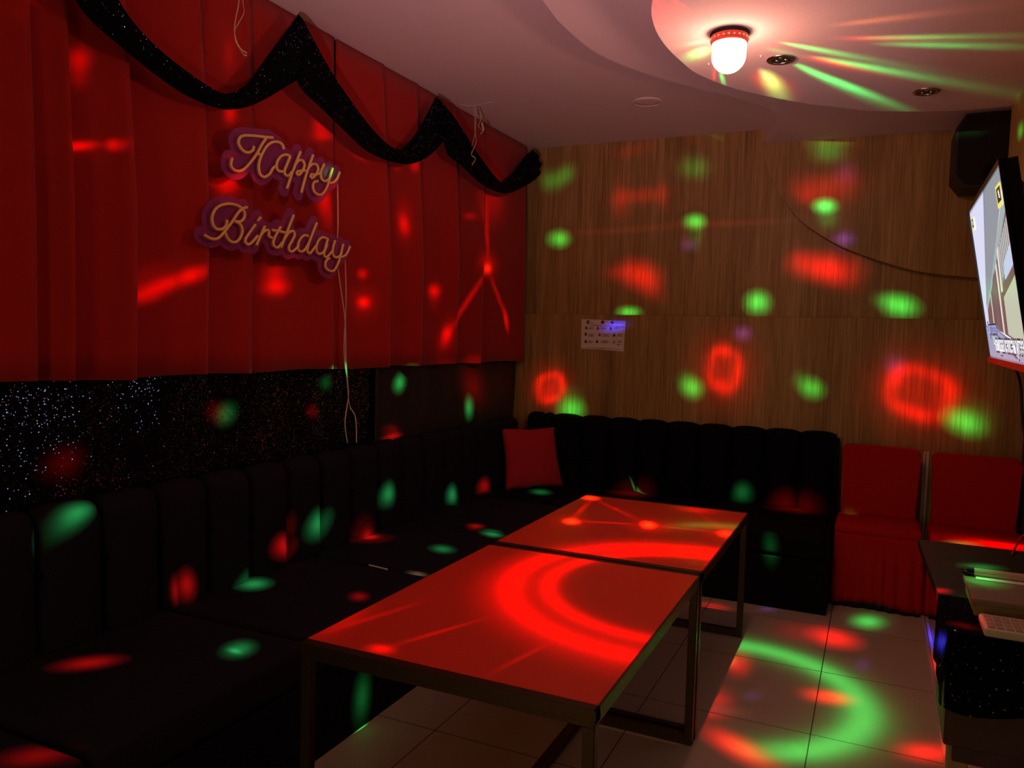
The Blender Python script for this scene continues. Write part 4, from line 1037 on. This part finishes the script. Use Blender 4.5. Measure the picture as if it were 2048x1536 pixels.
    ('r', (-0.773, 4.458, 0.000), (-0.997, -0.051, 0.057), 0.0521, 0.0362, 388.1),
    ('r', (0.237, 3.226, -0.000), (-0.775, -0.568, -0.277), 0.0568, 0.0374, 719.5),
    ('r', (0.255, 3.259, -0.000), (-0.723, -0.632, -0.279), 0.0880, 0.0602, 121.0),
    ('v', (0.010, 3.989, 0.000), (0.011, -0.940, -0.340), 0.0533, 0.0207, 50.0),
    ('v', (-0.409, 3.405, 0.000), (-0.179, -0.973, -0.143), 0.0352, 0.0231, 32.2),
    ('v', (-0.490, 4.579, 0.000), (-0.599, -0.682, -0.420), 0.0321, 0.0234, 102.3),
    ('p', (-0.550, 3.213, 0.000), (-0.996, -0.088, -0.008), 0.0802, 0.0374, 91.5),
    ('g', (-0.622, 3.037, -0.000), (0.167, -0.986, 0.002), 0.0455, 0.0183, 52.0),
    ('r', (0.668, 4.872, 0.456), (-0.915, 0.270, -0.298), 0.0942, 0.0189, 884.4),
    ('r', (0.553, 4.879, 0.461), (-0.927, 0.187, -0.326), 0.1114, 0.0482, 219.9),
    ('g', (0.470, 4.861, 0.440), (-0.938, 0.193, -0.289), 0.0392, 0.0073, 3272.1),
    ('g', (0.359, 3.102, 0.750), (-0.712, -0.593, -0.375), 0.0458, 0.0329, 1262.4),
    ('r', (0.212, 2.732, 0.750), (-0.561, -0.823, -0.091), 0.0281, 0.0191, 2790.8),
    ('r', (0.247, 2.418, 0.750), (-0.911, 0.022, -0.411), 0.0226, 0.0182, 2721.4),
    ('r', (0.290, 2.437, 0.772), (-0.083, -0.954, 0.289), 0.0526, 0.0104, 303.4),
    ('g', (0.313, 2.702, 0.804), (-0.458, -0.888, -0.048), 0.0532, 0.0421, 285.0),
    ('b', (0.202, 2.448, 0.683), (0.016, -0.950, 0.312), 0.1219, 0.0066, 34403.3),
    ('g', (-0.102, 5.191, 0.475), (0.938, -0.322, -0.126), 0.0229, 0.0185, 1043.7),
    ('g', (0.386, 3.589, 1.723), (-0.259, 0.920, 0.294), 0.3629, 0.0267, 93.5),
    ('g', (0.520, 4.104, 2.451), (-0.617, 0.677, 0.400), 0.0671, 0.0364, 200.9),
    ('g', (0.207, 2.344, 0.557), (-0.666, 0.587, -0.461), 0.0092, 0.0040, 2650.9),
    ('b', (0.322, 4.507, 0.013), (0.155, -0.881, -0.448), 0.0823, 0.0077, 1069.2),
    ('r', (0.318, 4.121, 0.013), (0.134, -0.930, -0.342), 0.0892, 0.0076, 528.7),
    ('o', (-1.259, 3.432, 0.640), (0.227, -0.937, -0.266), 0.0405, 0.0245, 1707.9),
    ('r', (-1.259, 3.432, 0.640), (0.149, -0.959, -0.242), 0.0729, 0.0604, 148.5),
    ('o', (-0.924, 3.554, 0.640), (0.230, -0.930, -0.285), 0.0500, 0.0255, 1561.5),
    ('r', (-0.912, 3.539, 0.640), (0.171, -0.948, -0.270), 0.0991, 0.0704, 134.6),
    ('o', (-0.574, 3.570, 0.640), (0.178, -0.950, -0.256), 0.0485, 0.0283, 730.6),
    ('r', (-0.574, 3.570, 0.640), (0.204, -0.945, -0.255), 0.0968, 0.0677, 129.9),
    ('o', (-1.363, 3.994, 0.640), (0.098, -0.878, -0.469), 0.0353, 0.0298, 1697.4),
    ('r', (-0.801, 3.997, 0.640), (-0.993, -0.037, 0.109), 0.0727, 0.0438, 206.0),
    ('r', (-1.185, 1.763, 0.640), (-0.955, 0.262, 0.136), 0.0272, 0.0168, 398.3),
    ('r', (-1.402, 1.893, 0.640), (0.315, -0.867, 0.385), 0.0890, 0.0319, 99.6),
    ('y', (-1.064, 2.464, 0.640), (0.436, -0.886, 0.157), 0.0812, 0.0412, 9.2),
    ('g', (-0.231, 3.385, 2.645), (0.052, 0.187, -0.981), 0.2004, 0.0914, 55.3),
    ('g', (-0.062, 3.656, 2.645), (0.640, -0.441, -0.629), 0.1189, 0.0522, 255.2),
    ('g', (-0.257, 3.719, 2.645), (0.047, 0.099, -0.994), 0.0834, 0.0638, 325.9),
    ('g', (-0.140, 3.919, 2.645), (0.681, -0.265, -0.682), 0.0568, 0.0453, 527.3),
    ('g', (0.112, 3.354, 2.645), (0.396, -0.738, -0.547), 0.0985, 0.0449, 106.3),
    ('g', (0.178, 3.465, 2.645), (0.476, -0.768, -0.428), 0.0909, 0.0403, 178.4),
    ('g', (-0.704, 3.224, 2.645), (-0.279, 0.201, -0.939), 0.1737, 0.2736, 20.8),
    ('y', (-0.702, 3.113, 2.645), (-0.561, -0.521, -0.643), 0.3412, 0.2309, 2.3),
    ('g', (-0.672, 3.560, 2.645), (-0.647, -0.027, -0.762), 0.0196, 0.0676, 136.7),
    ('g', (-0.478, 3.721, 2.645), (0.281, 0.082, -0.956), 0.0576, 0.1084, 273.4),
    ('y', (-0.495, 3.589, 2.645), (0.229, 0.119, -0.966), 0.0457, 0.0559, 85.4),
    ('g', (-0.402, 3.319, 2.645), (0.794, -0.302, -0.528), 0.1638, 0.0895, 5.6),
    ('r', (-0.484, 3.691, 2.645), (0.992, -0.102, -0.077), 0.1605, 0.0563, 159.1),
    ('r', (-0.490, 3.671, 2.645), (-0.963, 0.134, -0.234), 0.0819, 0.0579, 86.5),
    ('r', (-0.206, 3.541, 2.645), (0.763, -0.478, -0.435), 0.1056, 0.0658, 104.4),
    ('r', (-0.051, 3.305, 2.645), (0.450, -0.755, -0.478), 0.1075, 0.0655, 54.7),
    ('o', (-0.031, 3.122, 2.645), (0.189, -0.807, -0.560), 0.1235, 0.0745, 36.3),
    ('r', (-0.698, 3.512, 2.645), (-0.778, -0.134, -0.614), 0.0247, 0.0929, 60.9),
    ('r', (-2.445, 4.831, 2.199), (0.163, -0.030, -0.986), 0.1409, 0.0139, 297.0),
    ('r', (-2.485, 4.600, 1.701), (-0.189, -0.648, -0.737), 0.2292, 0.0133, 286.4),
    ('r', (-2.436, 4.998, 1.788), (0.588, 0.264, -0.764), 0.1053, 0.0132, 307.6),
    ('r', (-2.413, 4.718, 2.288), (0.346, 0.235, -0.908), 0.0960, 0.0142, 110.9),
    ('r', (-1.094, 3.502, 0.640), (0.913, 0.371, -0.169), 0.1386, 0.0098, 190.4),
    ('r', (-0.744, 3.569, 0.640), (0.991, 0.121, -0.064), 0.1438, 0.0100, 157.9),
    ('r', (-1.124, 3.763, 0.640), (0.649, -0.632, -0.424), 0.1959, 0.0101, 189.9),
    ('r', (-1.304, 3.695, 0.640), (0.020, -0.946, -0.323), 0.2062, 0.0099, 199.1),
    ('r', (-0.706, 3.820, 0.640), (0.526, -0.775, -0.349), 0.1874, 0.0102, 66.2),
    ('r', (-1.111, 1.941, 0.640), (0.304, 0.784, -0.541), 0.1060, 0.0084, 118.6),
    ('r', (-0.823, 1.903, 0.640), (0.176, 0.834, -0.523), 0.0859, 0.0079, 85.2),
    ('r', (-1.340, 1.959, 0.640), (0.125, 0.840, -0.529), 0.1184, 0.0086, 95.8),
    ('r', (-0.389, 2.937, -0.000), (0.811, -0.579, 0.080), 0.0966, 0.0447, 692.7),
]
# BEAMS-END
for b in BEAMS: spot(*b)
# ring shaped beams: red on the table, green on the floor, and the rippled red patch by the lamp
def ring(l, ta, bands, side, soft=.25):
    nt, em, m, x, y = gobo_nodes(l, 'ring')
    r = m('SQRT', m('ADD', m('MULTIPLY', x, x), m('MULTIPLY', y, y)))
    tot = None
    for r0, w, g in bands:
        q = m('DIVIDE', m('SUBTRACT', r, r0), w)
        e = m('MULTIPLY', m('EXPONENT', m('MULTIPLY', m('MULTIPLY', q, q), -1.0)), g)
        tot = e if tot is None else m('ADD', tot, e)
    mr = N(nt, 'ShaderNodeMapRange', interpolation_type='SMOOTHSTEP')
    nt.links.new(m('MULTIPLY', x, side), mr.inputs['Value']); mr.inputs['From Min'].default_value = -soft*ta; mr.inputs['From Max'].default_value = soft*ta*.3
    nt.links.new(m('MULTIPLY', tot, mr.outputs[0]), em.inputs['Strength'])
def ripple(l, ta):
    nt, em, m, x, y = gobo_nodes(l, 'ripple')
    cb_ = N(nt, 'ShaderNodeCombineXYZ'); nt.links.new(x, cb_.inputs[0]); nt.links.new(m('MULTIPLY', y, 2.2), cb_.inputs[1])
    no = N(nt, 'ShaderNodeTexNoise'); no.inputs['Scale'].default_value = 16; no.inputs['Detail'].default_value = 1.5; no.inputs['Distortion'].default_value = 1.4
    nt.links.new(cb_.outputs[0], no.inputs['Vector'])
    mr = N(nt, 'ShaderNodeMapRange', interpolation_type='SMOOTHSTEP'); mr.inputs['From Min'].default_value = .5; mr.inputs['From Max'].default_value = .66
    nt.links.new(no.outputs['Fac'], mr.inputs['Value'])
    nt.links.new(m('ADD', m('MULTIPLY', mr.outputs[0], 1.0), .3), em.inputs['Strength'])
spot('r', (-.56, 2.68, .64), (1, 0, 0), .42, .42, 300, ring, ([(.300, .022, 1.0), (.235, .016, .8), (.268, .05, .28), (.335, .03, .18)], -1.0, .12))
spot('g', (-.50, 3.42, 0), (1, .7, 0), .34, .34, 330, ring, ([(.200, .026, 1.0), (.20, .05, .25)], 1.0, .3))
spot('r', (-.80, 2.78, HC), (0, 1, 0), .45, .34, 26, ripple)
